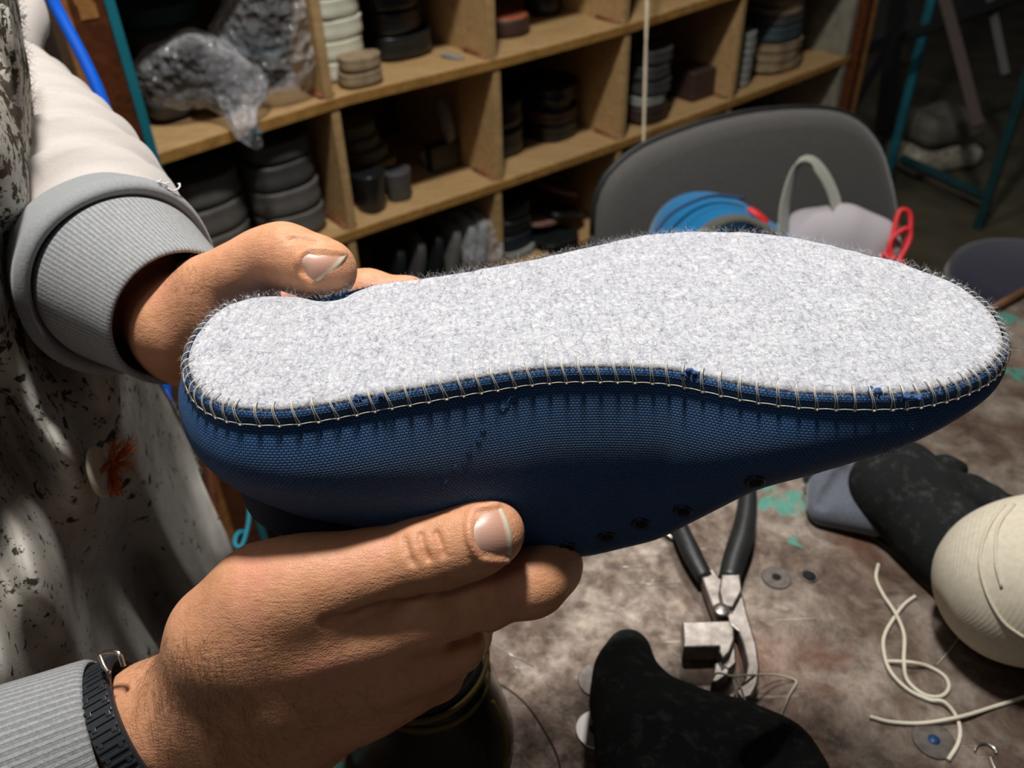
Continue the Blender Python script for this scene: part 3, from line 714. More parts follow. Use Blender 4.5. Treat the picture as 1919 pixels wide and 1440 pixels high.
# rolled grey band over the cuff
ax = CA1 - CA0; ax /= np.linalg.norm(ax); prof = [(-.030, .040), (-.022, .0435), (-.012, .0455), (-.002, .0475), (.004, .0485), (.009, .0470), (.010, .0440), (.006, .0415), (.0, .040)]
Pb = np.array([CA0 + ax * z for z, _ in prof]); 
def ringsurf(c, ax, prof, n=96, disp=None, side=None, ell=1.0, vs=1.0):
    u = np.cross(ax, [0, 0, 1.0]) if side is None else np.asarray(side, float); u = u - u.dot(ax) * ax; u /= np.linalg.norm(u); w_ = np.cross(ax, u); a = np.linspace(0, 2 * np.pi, n + 1); V = []; U = []; l = 0; pz = None
    for z, r in prof:
        if pz is not None: l += math.hypot(z - pz[0], r - pz[1])
        pz = (z, r); k = 1 if disp is None else 1 + disp(np.where(a > 6.28318, 0, a), l)
        V.append(c + ax * z + (k * r)[:, None] * (np.cos(a)[:, None] * u + ell * np.sin(a)[:, None] * w_) if disp is not None else c + ax * z + r * (np.cos(a)[:, None] * u + ell * np.sin(a)[:, None] * w_))
        U.append(np.stack([a / (2 * np.pi), np.full(n + 1, l)], 1))
    m = n + 1; Fc = [(i * m + j, i * m + j + 1, (i + 1) * m + j + 1, (i + 1) * m + j) for i in range(len(prof) - 1) for j in range(n)]
    return np.concatenate(V), Fc, np.concatenate(U)
def dense(prof, n): return spline(np.array([(z, 0, r) for z, r in prof]), n)[:, [0, 2]]
V, Fc, uv = ringsurf(CA0, ax, dense(prof, 40), disp=wr(5, .035, 5, 60)); b_ = obj('sleeve_band', V, Fc, GREY, sl, True, uv); b_['label'] = 'grey rolled band above the ribbed cuff'
Lc = np.linalg.norm(CA1 - CA0); prof = [(0, .0405), (.01, .0410), (Lc * .4, .0385), (Lc * .75, .0345), (Lc * .95, .0325), (Lc * 1.0, .0315), (Lc * 1.0 + .0008, .0305), (Lc * .98, .0295), (Lc * .8, .0298)]
V, Fc, uv = ringsurf(CA0, ax, dense(prof, 60), disp=wr(8, .012, 3, 50)); cf_ = obj('sleeve_cuff', V, Fc, RIBF, sl, True, uv); cf_['label'] = 'fine ribbed grey cuff of the far sleeve'
mb = MB()
for px, py in [(312, 338), (318, 345), (380, 462), (28, 30), (45, 90), (38, 22), (48, 97)]:
    p = PD(px, py, .40 if px > 200 else .60); mb.tube(p + np.cumsum(rng.normal(0, .0012, (9, 3)), 0), .0004 if px > 200 else .0006, 6)
    mb.build('loose_thread', FIBW, sl); mb = MB()
# near sleeve: ribbed cuff
C1 = PD(212, 1386, .338); C0 = PD(-90, 1515, .322); ax2 = C1 - C0; L2 = np.linalg.norm(ax2); ax2 /= L2
V, Fc, uv = sweep(axis_pts([SHR, RE + [0.0, 0, .02], PD(-200, 1560, .345), C0], 60), np.interp(np.linspace(0, 1, 60), [0, .6, 1], [.085, .05, .043]), np.interp(np.linspace(0, 1, 60), [0, .6, 1], [.085, .05, .043]), 64, wr(11, .04, 2, 60))
s2 = obj('hoodie_sleeve', V, Fc, WHITE, person, True, uv); s2['label'] = 'off-white sleeve of the near arm'
prof = [(-.02, .040), (0, .038), (L2 * .35, .037), (L2 * .7, .035), (L2 * .95, .0335), (L2, .0325), (L2 + .0008, .0312), (L2 * .97, .030), (L2 * .85, .030)]
V, Fc, uv = ringsurf(C0, ax2, dense(prof, 70), 120, disp=wr(9, .012, 3, 50)); c2 = obj('sleeve_cuff', V, Fc, RIBC, s2, True, uv); c2['label'] = 'coarse ribbed grey cuff of the near sleeve'
# black rubber bracelet with meander relief and a metal clasp
BR = MT('black_rubber', (.018, .021, .026), .45, spec=.5); BR.bump(BR.noise(900, 3), .15, .0003); BR = BR.m
STEEL = MT('polished_clasp_metal', (.75, .66, .58), .25, 1.0).m
bc = PD(256, 1372, .338); axb = PD(330, 1338, .341) - PD(230, 1397, .336); axb /= np.linalg.norm(axb)
rb = .0283; hw = .0058
bp = [(-hw, rb), (-hw, rb + .0018), (-hw + .0006, rb + .0026), (hw - .0006, rb + .0026), (hw, rb + .0018), (hw, rb), (-hw, rb)]
V, Fc, uv = ringsurf(bc, axb, bp, 120); band = obj('rubber_bracelet', V, Fc, BR, person, True, uv); band['label'] = 'black rubber wrist strap with meander relief'
band.data.polygons.foreach_set('use_smooth', np.zeros(len(band.data.polygons), bool))
u = np.cross(axb, [0, 0, 1.0]); u /= np.linalg.norm(u); w_ = np.cross(axb, u); mb = MB()
nb = 64
for i in range(nb):
    a_ = 2 * np.pi * i / nb; rd = np.cos(a_) * u + np.sin(a_) * w_; tg = -np.sin(a_) * u + np.cos(a_) * w_; c = bc + rd * (rb + .0027)
    sg = 1 if i % 2 else -1
    mb.box(c, [rd, tg, axb], (.0005, .0007, hw * .86))
    if i % 2: mb.box(c + axb * hw * .55 + tg * .0012, [rd, tg, axb], (.0005, .0011, hw * .16)); 
    else: mb.box(c - axb * hw * .55 + tg * .0012, [rd, tg, axb], (.0005, .0011, hw * .16))
bevel(mb.build('strap_relief', BR, band, False), .0003, 2)
pb = [PD(186, 1226, .322), PD(200, 1222, .321), PD(222, 1224, .319), PD(232, 1250, .3185)]
mb = MB(); mb.tube(spline(pb, 20), .0009, 10, flat=.6); mb.tube(spline([PD(186, 1226, .322), PD(194, 1246, .319), PD(205, 1262, .318)], 10), .0008, 8)
cl = mb.build('metal_clasp', STEEL, band); cl['label'] = 'bright metal clasp'
# ---- apron
def apron_mat():
    m = MT('paint_stained_canvas', (.4, .38, .34), .85, spec=.2); c = m.co('Object', (1, 1, 1), (.3, .2, .4))
    base = m.ramp(m.noise(25, 4, .6, c), [(.3, (.36, .335, .30)), (.5, (.52, .49, .44)), (.7, (.64, .61, .56))])
    sp = m.n('ShaderNodeSeparateXYZ', {0: m.n('ShaderNodeTexCoord').outputs['Object']})
    dens = m.math('MULTIPLY', m.math('SUBTRACT', sp.outputs[2], .95), .36)      # more paint towards the chest
    n1 = m.noise(85, 5, .65, c, .3); n2 = m.noise(230, 4, .65, c, .3); n3 = m.noise(30, 4, .6, m.co('Object', (1, 1, 1), (1, .4, .2)), .5)
    d1 = m.ramp(m.math('ADD', n1, dens), [(.585, (0, 0, 0)), (.615, (1, 1, 1))]); d2 = m.ramp(m.math('ADD', n2, dens), [(.62, (0, 0, 0)), (.64, (1, 1, 1))])
    d3 = m.ramp(m.math('ADD', n3, m.math('MULTIPLY', dens, .6)), [(.69, (0, 0, 0)), (.74, (1, 1, 1))])
    hue = m.ramp(m.noise(14, 2, .5, c), [(.35, (.050, .046, .028)), (.5, (.040, .042, .030)), (.62, (.085, .052, .02)), (.72, (.10, .10, .09))])
    a = m.mix(d1, base, hue); a = m.mix(d2, a, m.mix(.5, hue, (.03, .03, .025))); a = m.mix(d3, a, (.13, .06, .015)); m.color(a)
    b = m.bump(m.noise(900, 3), .25, .0004); m.bump(m.math('ADD', d1, d2), .3, .0006, b)
    return m.m
AP = apron_mat()
ey = np.array([(0, 36), (60, 42), (130, 55), (200, 62), (260, 71), (380, 73), (480, 66), (540, 90), (600, 165), (650, 235), (700, 290), (760, 325), (820, 352), (900, 378), (960, 405), (1040, 445), (1100, 452), (1440, 470)], float)
rowsA = []; ny_, nx_ = 150, 90
Lx = lambda px, py: (py - 746) - (px - 0) * 1.08         # the diagonal overlap line
for py in np.linspace(-60, 1440, ny_):
    e = np.interp(py, ey[:, 0], ey[:, 1]); row = []
    for t in np.linspace(0, 1, nx_):
        px = -260 + (e + 260) * t
        wx = -.235 - .0 * t + .010 * math.sin(px * .018 + py * .006) + .006 * math.sin(px * .045 - py * .02 + 1)
        dl = Lx(px, py); wx += .010 / (1 + math.exp(np.clip(dl * .06, -40, 40))) - .009 * math.exp(-((dl - 95) / 75) ** 2) * (py > 650) + .006 * math.exp(-((dl - 330) / 90) ** 2)
        if py < 420: wx += .03 * (1 - py / 420) * 0
        wx -= .02 * max(0, t - .93) / .07
        row.append(PX(px, py, wx))
    rowsA.append(row)
A = np.array(rowsA); A2 = A + np.array([-.0016, .0004, 0]); m_ = ny_ * nx_
g = [(i * nx_ + j, i * nx_ + j + 1, (i + 1) * nx_ + j + 1, (i + 1) * nx_ + j) for i in range(ny_ - 1) for j in range(nx_ - 1)]
ed = [i * nx_ + nx_ - 1 for i in range(ny_)]
g2 = g + [tuple(m_ + q for q in f[::-1]) for f in g] + [(ed[i], ed[i + 1], ed[i + 1] + m_, ed[i] + m_) for i in range(ny_ - 1)]
apr = obj('apron', np.concatenate([A.reshape(-1, 3), A2.reshape(-1, 3)]), g2, AP, person); apr['label'] = 'off-white canvas apron spattered with dark paint'
j = rng.integers(0, ny_ // 2 + 20, 500); P_ = A[j, -1]; V, Q = fibres(P_, np.tile([.8, .5, 0.], (500, 1)), .004, .0001, .7); a = obj('frayed_edge', V, Q, AP, apr); tag(a, kind='stuff')
bcn = PX(186, 885, -.206); bax = np.array([.75, -.35, -.3]); bax = PD(215, 878, .5) - PD(186, 885, .5); bax = bax / np.linalg.norm(bax) + ray(186, 885) * .10; bax /= np.linalg.norm(bax)
V, Fc = lathe([(.0105, -.0014), (.0125, -.0010), (.0128, .0006), (.0115, .0013), (.0085, .0006), (.0, .0006)], 36, bcn, bax); bt = obj('button', V, Fc, plain('cream_button', (.62, .56, .42), .4, var=.1), apr)
OR = plain('orange_thread', (.55, .12, .02), .8, var=.3, scale=500, bump=0); mb = MB()
k0 = bcn + (PX(210, 870, -.205) - PX(186, 885, -.205)); 
for i in range(90):
    e_ = PX(rng.uniform(205, 258), rng.uniform(815, 890), -.206 + rng.uniform(-.004, .008)) if i < 60 else PX(rng.uniform(205, 232), rng.uniform(900, 936), -.206 + rng.uniform(-.003, .006))
    md = (k0 + e_) / 2 + rng.normal(0, .0012, 3); mb.tube(spline([k0, md, e_], 8), .00035, 5)
mb.tube(spline([bcn, k0, PX(215, 905, -.204), PX(218, 925, -.204)], 20), .0014, 8)
mb.build('thread_tassel', OR, bt)['label'] = 'orange thread tassel through the button'
# ---------------------------------------------------------------- room and shelf rack
psi = math.radians(37.0); ST = np.array([math.cos(psi), math.sin(psi), 0]); SN = np.array([-math.sin(psi), math.cos(psi), 0]); SP = PZ(940, 120, .838); SZ = np.array([0, 0, 1.0])
def SW(s_, off, z): return SP * [1, 1, 0] + ST * s_ + SN * off + SZ * z       # rack coordinates -> world
def SR(px, py, off=0.0):                                                    # picture position on the plane `off` behind the rack's front
    r = ray(px, py); k = ((SP - CAM) @ SN + off) / (r @ SN); p = CAM + r * k; return (p - SP) @ ST, p[2]
SA = np.array([ST, SN, SZ])
CONC = plain('dark_concrete_floor', (.105, .090, .058), .7, var=.35, scale=6, bump=.4, bscale=60, bd=.003)
PLAS = plain('grey_plaster', (.16, .155, .14), .85, var=.18, scale=4, bump=.3, bscale=40, bd=.003)
o = MB().box((0.6, 1.9, -.05), I3, (5.0, 4.6, .05)).build('floor', CONC, None, False); tag(o, kind='structure', label='dark worn concrete floor', cat='floor')
o = MB().box(SW(.9, 1.35, 1.35), SA, (4.2, .05, 1.36)).build('wall_back', PLAS, None, False); tag(o, kind='structure', label='dull grey plaster wall behind the rack', cat='wall')
def wood(name, c1, c2, rough=.55, sc_=(8, 60, 60), dist=1.5):
    m = MT(name, c1, rough, spec=.35); v = m.co('Object', sc_, (0, 0, -psi)); n1 = m.n('ShaderNodeTexNoise', {'Vector': v, 'Scale': 1.0, 'Detail': 5.0, 'Distortion': dist}).outputs[0]
    m.color(m.mix(.4, m.ramp(n1, [(.3, c2), (.65, c1)]), m.ramp(m.noise(90, 4), [(.3, (.7, .66, .6)), (.6, (1, 1, 1))]), 'MULTIPLY')); m.bump(n1, .2, .0008); return m.m
PLY = wood('worn_plywood', (.54, .355, .17), (.42, .26, .11)); EDGE = wood('plywood_edge', (.46, .25, .07), (.30, .15, .04)); REDW = wood('red_brown_wood', (.13, .038, .012), (.06, .02, .008), .4); ORW = wood('orange_wood', (.42, .20, .06), (.25, .10, .03))
TEALP = plain('teal_paint', (.012, .17, .22), .35, var=.2, scale=12); GLUE = plain('dried_glue', (.22, .07, .03), .4, var=.3, scale=80)
o = MB().box(SW(-1.68, .42, 1.35), SA, (.95, .05, 1.36)).build('wall_left', plain('light_grey_plaster', (.42, .41, .38), .85, var=.1, scale=4, bump=.2, bscale=40, bd=.003), None, False); tag(o, kind='structure', label='grey wall left of the rack', cat='wall')
rack = empty('shoe_part_rack', 'wooden pigeonhole rack full of soles and heels along the grey wall', 'shelf', loc=tuple(SW(.2, .15, 0)))
def bd(name, s0, s1, o0, o1, z0a, z0b, th, mat, edge=True):
    """board along the rack from s0 (underside height z0a) to s1 (z0b)"""
    V = []
    for s_, zb in ((s0, z0a), (s1, z0b)):
        for off in (o0, o1):
            for z in (zb, zb + th): V.append(SW(s_, off, z))
    Fc = [(0, 1, 3, 2), (4, 6, 7, 5), (0, 4, 5, 1), (2, 3, 7, 6), (0, 2, 6, 4), (1, 5, 7, 3)]
    b = obj(name, V, Fc, mat, None, False); par(b, rack); bevel(b, .0015, 2)
    return b
s_of = lambda px, py: SR(px, py)[0]; z_of = lambda px, py: SR(px, py)[1]
SL, SRr = -.572, 1.02; DEP = .33
zb1 = lambda s_: np.interp(s_, [-.572, -.30, 0, .28, .50, 1.02], [.821, .836, .832, .834, .846, .86])
zb2 = lambda s_: np.interp(s_, [-.572, -.36, 0, .285, .86, 1.02], [.622, .626, .622, .621, .634, .64])
zb3 = lambda s_: .440; zb0 = lambda s_: 1.075
BT = .016
bounds = [(-.572, -.312), (-.312, -.015), (-.015, .28), (.28, .60), (.60, 1.02)]
def seg_board(name, zf, nm_mat):
    mb = MB(); ss = np.linspace(SL, SRr, 12); V = []
    for s_ in ss:
        for off, dz in ((0, 0), (0, BT), (DEP, BT), (DEP, 0)): V.append(SW(s_, off, zf(s_) + dz))
    Fc = [(4 * i + j, 4 * i + (j + 1) % 4, 4 * i + 4 + (j + 1) % 4, 4 * i + 4 + j) for i in range(11) for j in range(4)] + [(0, 3, 2, 1), (44, 45, 46, 47)]
    b = obj(name, V, Fc, PLY, None, False); par(b, rack); bevel(b, .0015)
    mb = MB(); V = []
    for s_ in ss:
        for off, dz in ((-.0016, .0008), (-.0016, BT - .0008), (-.0001, BT - .0008), (-.0001, .0008)): V.append(SW(s_, off, zf(s_) + dz))
    e = obj('edge_strip', V, Fc, EDGE, None, False); e.parent = b; e.matrix_parent_inverse = b.matrix_parent_inverse.copy(); e.matrix_parent_inverse = Matrix.Identity(4); return b
for zf in (zb0, zb1, zb2, zb3, lambda s_: .22, lambda s_: .02): seg_board('shelf_board', zf, PLY)
levels = [zb1, zb2, zb3]; up_ = [zb0, zb1, zb2]
for r_i, (zl, zu) in enumerate(((zb1, zb0), (zb2, zb1), (zb3, zb2), (lambda s_: .22, zb3), (lambda s_: .02, lambda s_: .22))):
    for s_ in (-.312, -.015, .282, .602):
        sh = .006 if r_i == 1 else 0
        b = bd('divider', s_ + sh - .007, s_ + sh + .007, .001, DEP, zl(s_) + BT, zl(s_) + BT, zu(s_) - zl(s_) - BT, PLY)
        # dried glue beads along the foot
        mb = MB(); 
        for sd in (-1, 1): mb.tube([SW(s_ + sh + sd * .009, .008, zl(s_) + BT + .002), SW(s_ + sh + sd * .010, .07, zl(s_) + BT + .003)], .0032, 6)
        g_ = mb.build('glue_bead', GLUE); par(g_, b); g_.parent = b; g_.matrix_parent_inverse = Matrix.Identity(4)
bd('back_panel', SL, SRr, DEP, DEP + .006, .02, .02, 1.07, plain('brown_hardboard', (.11, .065, .03), .8))
# left side: tan lath, red-brown post, teal metal strip
bd('side_lath', -.636, -.622, -.01, .05, .0, .0, 1.25, ORW); bd('side_post', -.622, -.584, -.012, .30, .0, .0, 1.25, REDW); bd('metal_strip', -.584, -.572, -.016, .0, .0, .0, 1.25, TEALP)
mb = MB()
for k in range(5): mb.box(SW(-.603 + rng.uniform(-.006, .006), -.0125, 1.02 + .022 * k - .05 * (k > 2)), SA, (.010, .0008, .008))
b = mb.build('chipped_patch', ORW, None, False); par(b, rack)
bd('end_panel', SRr - .022, SRr - .004, .0, DEP, .0, .0, 1.1, plain('grey_board', (.25, .23, .18), .7)); bd('end_post', SRr, SRr + .022, -.02, .02, .0, .0, 1.25, REDW); bd('end_lath', SRr + .022, SRr + .040, -.02, .0, .0, .0, 1.25, ORW)

# ---- things in the pigeonholes
def C_(name, c, rough=.6, var=.15, **k): return plain(name, c, rough, var=var, scale=60, bump=.25, bscale=500, bd=.0006, **k)
DG, BK, GY, MG = C_('dark_grey_rubber', (.065, .065, .065), .55), C_('black_rubber_sole', (.012, .014, .015), .35), C_('grey_rubber', (.13, .13, .12), .6), C_('mid_grey_rubber', (.125, .12, .112), .55)
CRM, TAN, OLV = C_('cream_sole', (.72, .72, .58), .5, .06), C_('tan_cork', (.30, .22, .13), .8, .3), C_('olive_foam', (.15, .14, .09), .8)
SILV, RUST, BRN, TEALR = C_('silver_foam', (.30, .31, .30), .5), C_('reddish_leather', (.42, .12, .06), .5), C_('dark_brown_leather', (.055, .03, .025), .5), C_('slate_rubber', (.045, .075, .085), .6)
YEL = C_('yellow_brown_rubber', (.20, .13, .025), .6)
def heel_outline(L, Wd, n=30, flat_front=True):
    a = np.linspace(0, 2 * np.pi, n, endpoint=False); e = 2.6
    x = np.sign(np.cos(a)) * np.abs(np.cos(a)) ** (2 / e) * L / 2; y = np.sign(np.sin(a)) * np.abs(np.sin(a)) ** (2 / e) * Wd / 2 * (1 - .12 * np.cos(a))
    return np.stack([x, y], 1)
def sole_piece(name, mat, L, Wd, H, lip=True, parent=None):
    """a heel or sole block lying flat, origin at its underside; rim lip like a moulded sole"""
    o2 = heel_outline(L, Wd, 44); rows = []
    pr = [(0, .90), (.08, .965), (.22, 1.0), (.45, .985), (.6, .97), (.8, .99), (.92, 1.0), (1.0, .965)] if lip else [(0, .96), (.06, 1), (.94, 1), (1, .96)]
    for h, k in pr: rows.append(np.c_[o2 * k, np.full(len(o2), h * H + (.06 * H * (o2[:, 0] / L) ** 2 * 4 if lip else 0))])
    rows.append(np.c_[o2 * .80, np.full(len(o2), H * (.93 if lip else 1.0))]); rows.append(np.c_[o2 * .4, np.full(len(o2), H * (.90 if lip else 1.0))])
    V = np.concatenate(rows); n = len(o2); m = len(rows)
    Fc = [(i * n + j, i * n + (j + 1) % n, (i + 1) * n + (j + 1) % n, (i + 1) * n + j) for i in range(m - 1) for j in range(n)] + [tuple(range(n))[::-1], tuple((m - 1) * n + j for j in range(n))]
    return obj(name, V, Fc, mat, parent, True)
def euler(o, rz=0, rx=0, ry=0): o.rotation_euler = (rx, ry, rz)
def stack(px, py, zf, pieces, name, cat, group, labels, drift=(0, 0), rz=psi, jit=.004, at=None):
    """pieces: (material, length across rack, depth, height, lip), bottom first; px, py is the middle of the lowest piece's foot"""
    s_, z = SR(px, py); 
    p = PZ(px, py, zf(np.clip(s_, SL, SRr)) + BT); s_ = (p - SP) @ ST; of = (p - SP) @ SN
    if at: s_, of = at[0], at[1] - pieces[0][2] * .5
    hl = pieces[0][1] / 2 + .005; z = max(zf(np.clip(s_ + q, SL, SRr)) for q in (-hl, 0, hl)) + BT + .0012; out = []
    first = {}
    for i, (mt, L, Wd, H, lip) in enumerate(pieces):
        key = (mt.name, L, Wd, H, lip)
        if key in first: o = first[key].copy(); col.objects.link(o)
        else: o = sole_piece(name, mt, L, Wd, H, lip); first[key] = o
        o.location = SW(s_ + drift[0] * i + rng.uniform(-jit, jit), of + pieces[0][2] * .5 + drift[1] * i, z + .0004); euler(o, rz + rng.uniform(-.15, .15)); z += H * (.99 if not lip else 1.02) + .0008
        tag(o, labels[i] if isinstance(labels, list) else labels, cat, group); out.append(o)
    return out
# row above the first board, second pigeonhole
stack(674, 172, zb1, [(TAN, .068, .046, .020, True), (TAN, .064, .044, .020, True)], 'cork_ring', 'shoe part', 'mottled cork rings by the cream soles', ['mottled tan cork ring, the lower one under the cream soles', 'mottled tan cork ring, the upper one beside the cream soles'], (.002, 0), at=(-.246, .026), jit=.001)
stack(636, 158, zb1, [(CRM, .086, .056, .028, True)] * 6, 'cream_sole', 'shoe sole', 'stacked cream soles', ['cream sole, lowest of the white stack beside the cork rings', 'cream sole, second from the foot of the white stack', 'cream sole, third from the foot of the white stack', 'cream sole, fourth from the foot of the white stack', 'cream sole, fifth from the foot of the white stack', 'cream sole at the very top of the white stack'], (-.0005, 0), jit=.002, at=(-.250, .078))
stack(775, 112, zb1, [(BK, .115, .10, .036, True), (BK, .100, .09, .034, True), (BK, .100, .09, .034, True), (BK, .105, .09, .034, True)], 'black_sole', 'shoe sole', 'glossy black soles', ['wide glossy black sole at the foot of the black stack', 'black sole, second from the foot of the black stack', 'black sole, third from the foot of the black stack', 'black sole at the top of the black stack, cut by the photo edge'], (-.003, 0))
p = SW(s_of(880, 90), .05, zb1(-.04) + BT); mb = MB().box(p + [0, 0, .004], [np.array([.80, -.45, -.1]) / .923, np.array([.49, .87, 0]), np.cross([.80, -.45, -.1], [.49, .87, 0])], (.020, .007, .0015)); o = mb.build('plastic_strip', C_('pale_plastic', (.28, .29, .28), .3), None, False); bevel(o, .001); tag(o, 'short pale grey plastic strip beside the black soles', 'strip')
p = SW(s_of(905, 90), .02, zb1(-.04) + BT)
# third pigeonhole: leather disc, black disc, purple scrap
def disc(name, mats, px, py, zf, r, h, label, cat, tilt=0):
    p = PZ(px, py, zf(np.clip(s_of(px, py), SL, SRr)) + BT); V, Fc = lathe([(r * .94, .0), (r, .003), (r, h - .002), (r * .97, h)], 40, (0, 0, 0)); o = obj(name, V, Fc, mats[0]); o.location = p + SN * r + [0, 0, .002]; tag(o, label, cat)
    V, Fc = lathe([(r * .93, h - .001), (r * .93, h + .0012), (r * .6, h + .0005)], 40, (0, 0, 0)); t = obj('top_face', V, Fc, mats[1], o); return o
disc('leather_disc', (BRN, RUST), 975, 71, zb1, .045, .028, 'thick brown disc with a reddish leather top on the upper board', 'leather disc')
disc('black_disc', (BK, BK), 1040, 32, zb1, .035, .03, 'black rubber disc behind the reddish leather disc', 'rubber disc')
fd = Field((-.05, -.04, -.01), (.05, .04, .05), .0025); fd.ell((0, 0, .012), I3, (.035, .022, .013)).ell((.012, .005, .02), I3, (.018, .016, .014)); V, Q = fd.mesh(); o = obj('leather_scrap', V, Q, C_('purple_leather', (.12, .03, .045), .5)); o.location = PZ(1118, 14, zb1(.25) + BT) + SN * .02 + [0, 0, .004]; tag(o, 'dark purple leather scrap near the top edge of the photo', 'leather scrap')
# plastic bags
def bag_mat():
    m = MT('clear_plastic_film', (.86, .87, .91), .12, spec=.8); m.b.inputs['IOR'].default_value = 1.45
    tr = m.n('ShaderNodeBsdfTransparent', {0: (.93, .94, .97, 1)}); mx = m.n('ShaderNodeMixShader')
    lw = m.n('ShaderNodeLayerWeight', {'Blend': .35}).outputs[1]; nz = m.noise(30, 4, .6)
    fac = m.math('ADD', m.math('MULTIPLY', lw, .6), m.math('MULTIPLY', nz, .20)); m.lk(fac, mx.inputs[0]); m.lk(tr.outputs[0], mx.inputs[1]); m.lk(m.b.outputs[0], mx.inputs[2])
    m.bump(m.n('ShaderNodeTexVoronoi', {'Vector': m.co('Object', (1, 1, 1)), 'Scale': 42.0, 'Detail': 1.0, 'Randomness': 1.0}, feature='F1').outputs[0], .8, .02)
    out = m.nt.nodes['Material Output']; m.lk(mx.outputs[0], out.inputs[0]); return m.m
FILM = bag_mat()
def crumple(V, amp, seed, f=40):
    g = np.random.default_rng(seed); out = np.zeros(len(V))
    for k in range(14):
        d = g.normal(0, 1, 3); d /= np.linalg.norm(d); ph = (V @ d) * f * g.uniform(.6, 2.6) / 6.28 * 6.28 + g.uniform(0, 6.3); out += (np.abs(np.mod(ph / np.pi, 2) - 1) - .5) * g.uniform(.5, 1)
    return out * amp / 3
def bag(name, fill, label, seed, group=None):
    pts = np.array([p for p, _ in fill]); rm = max(r for _, r in fill)
    fd = Field(pts.min(0) - rm - .02, pts.max(0) + rm + .02, .004)
    for i in range(len(fill) - 1): fd.cap(fill[i][0], fill[i + 1][0], fill[i][1], fill[i + 1][1], .03)
    V, Q = fd.mesh(); V = relax(V, Q, 2); N = vnormals(V, Q); V = V + N * crumple(V, .020, seed, 16)[:, None]; V = relax(V, Q, 1); V = V + vnormals(V, Q) * crumple(V, .009, seed + 1, 45)[:, None]; o = obj(name, V, Q, FILM, None, True); tag(o, label, 'plastic bag', group); return o
def SPx(px, py, off): s_, z = SR(px, py, off); return SW(s_, off, z)
def BG(px, off, h): q = SR(px, 200, off)[0]; return SW(q, off, zb1(q) + BT + h)
bag('plastic_bag', [(SPx(505, 10, .07), .058), (SPx(475, 70, .09), .056), (SPx(512, 115, .065), .050), (BG(518, .07, .060), .038)], 'crumpled clear bag leaning on the divider, upper one of two', 3)
bag('plastic_bag', [(BG(335, .10, .062), .046), (BG(400, .07, .066), .050), (BG(450, .03, .046), .032), (BG(452, -.028, .010), .016), (BG(470, -.034, -.016), .014)], 'clear bag of dark pieces sagging over the board edge, lower one of two', 5)
for i, (px, py, off, L, rx) in enumerate([(322, 205, .11, .07, .3), (405, 195, .07, .075, -.2), (480, 95, .11, .08, .8), (515, 40, .10, .07, .5), (478, 258, -.034, .018, .1)]):
    o = sole_piece('bagged_heel', [DG, DG, TEALR, BRN, TEALR][i], L, .050 if L > .03 else .014, .022 if L > .03 else .010, True); o.location = SPx(px, py, off); euler(o, psi, rx, .1 * i); tag(o, ['dark grey heel at the bottom left inside the lower bag', 'dark heel piece in the middle of the lower bag', 'slate coloured heel inside the upper bag', 'brown heel high in the upper bag', 'small slate heel in the bag corner hanging over the board'][i], 'shoe heel')
o = sole_piece('teal_sole', C_('deep_teal_rubber', (.01, .06, .07), .6), .12, .10, .03, True); o.location = SW(-.46, .22, zb1(-.45) + BT + .11); euler(o, psi, .2); tag(o, 'deep teal sole in the shade behind the bags', 'shoe sole')
o = sole_piece('dark_sole', DG, .13, .11, .10, True); o.location = SW(-.46, .24, zb1(-.45) + BT); euler(o, psi); tag(o, 'dark block of soles standing behind the clear bags', 'shoe sole')
# second row
def lab(a, n): return [f'{a}, {w}' for w in ['at the foot of its stack', 'second from the foot', 'third from the foot', 'fourth from the foot', 'fifth from the foot', 'at the top'][:n]]
stack(418, 515, zb2, [(MG, .120, .09, .042, True)] * 3, 'heel_block', 'shoe heel', 'grey heels beside the left cuff', lab('grey moulded heel nearest the far cuff', 3), (-.001, 0), jit=.002, at=(-.505, .075))
stack(548, 442, zb2, [(MG, .112, .09, .040, True), (MG, .112, .09, .040, True), (DG, .112, .09, .040, True), (DG, .105, .09, .030, True)], 'heel_block', 'shoe heel', 'dark grey heels by the first divider', lab('dark moulded heel left of the divider', 4), (-.001, 0), jit=.002, at=(-.382, .065))
stack(735, 352, zb2, [(BK, .07, .06, .030, False), (YEL, .075, .06, .016, True), (OLV, .078, .06, .020, True), (OLV, .07, .06, .020, True), (OLV, .072, .06, .022, True)], 'foam_heel', 'shoe heel', 'olive and yellow foam heels', ['black base block under the olive foam heels', 'yellow-brown heel low in the olive stack', 'olive grey foam heel just above the yellow one', 'olive grey foam heel second above the yellow one', 'olive grey foam heel on top of its stack'], (-.009, .004), jit=.003)
def tapered(name, mat, a, b, H, label, loc, rz, k=.82):
    o2 = heel_outline(a, b, 32); rows = [np.c_[o2 * s0, np.full(32, h)] for h, s0 in ((0, k * .97), (.002, k), (H * .9, .99), (H, 1.0), (H, .93), (H - .003, .6))]
    V = np.concatenate(rows); n = 32; Fc = [(i * n + j, i * n + (j + 1) % n, (i + 1) * n + (j + 1) % n, (i + 1) * n + j) for i in range(5) for j in range(n)] + [tuple(range(n))[::-1], tuple(5 * n + j for j in range(n))]
    o = obj(name, V, Fc, mat); o.location = loc; euler(o, rz); return tag(o, label, 'shoe heel')
p = PZ(712, 400, zb2(-.26) + BT) + [0, 0, .001]; tapered('tall_heel', BK, .052, .05, .066, 'tall black tapered heel standing at the front of the middle board', p + SN * .022, psi + .3)
p = PZ(762, 378, zb2(-.2) + BT) + [0, 0, .001]; tapered('tall_heel', DG, .046, .045, .050, 'shorter charcoal heel just right of the tall black one', p + SN * .022, psi - .4, .9)
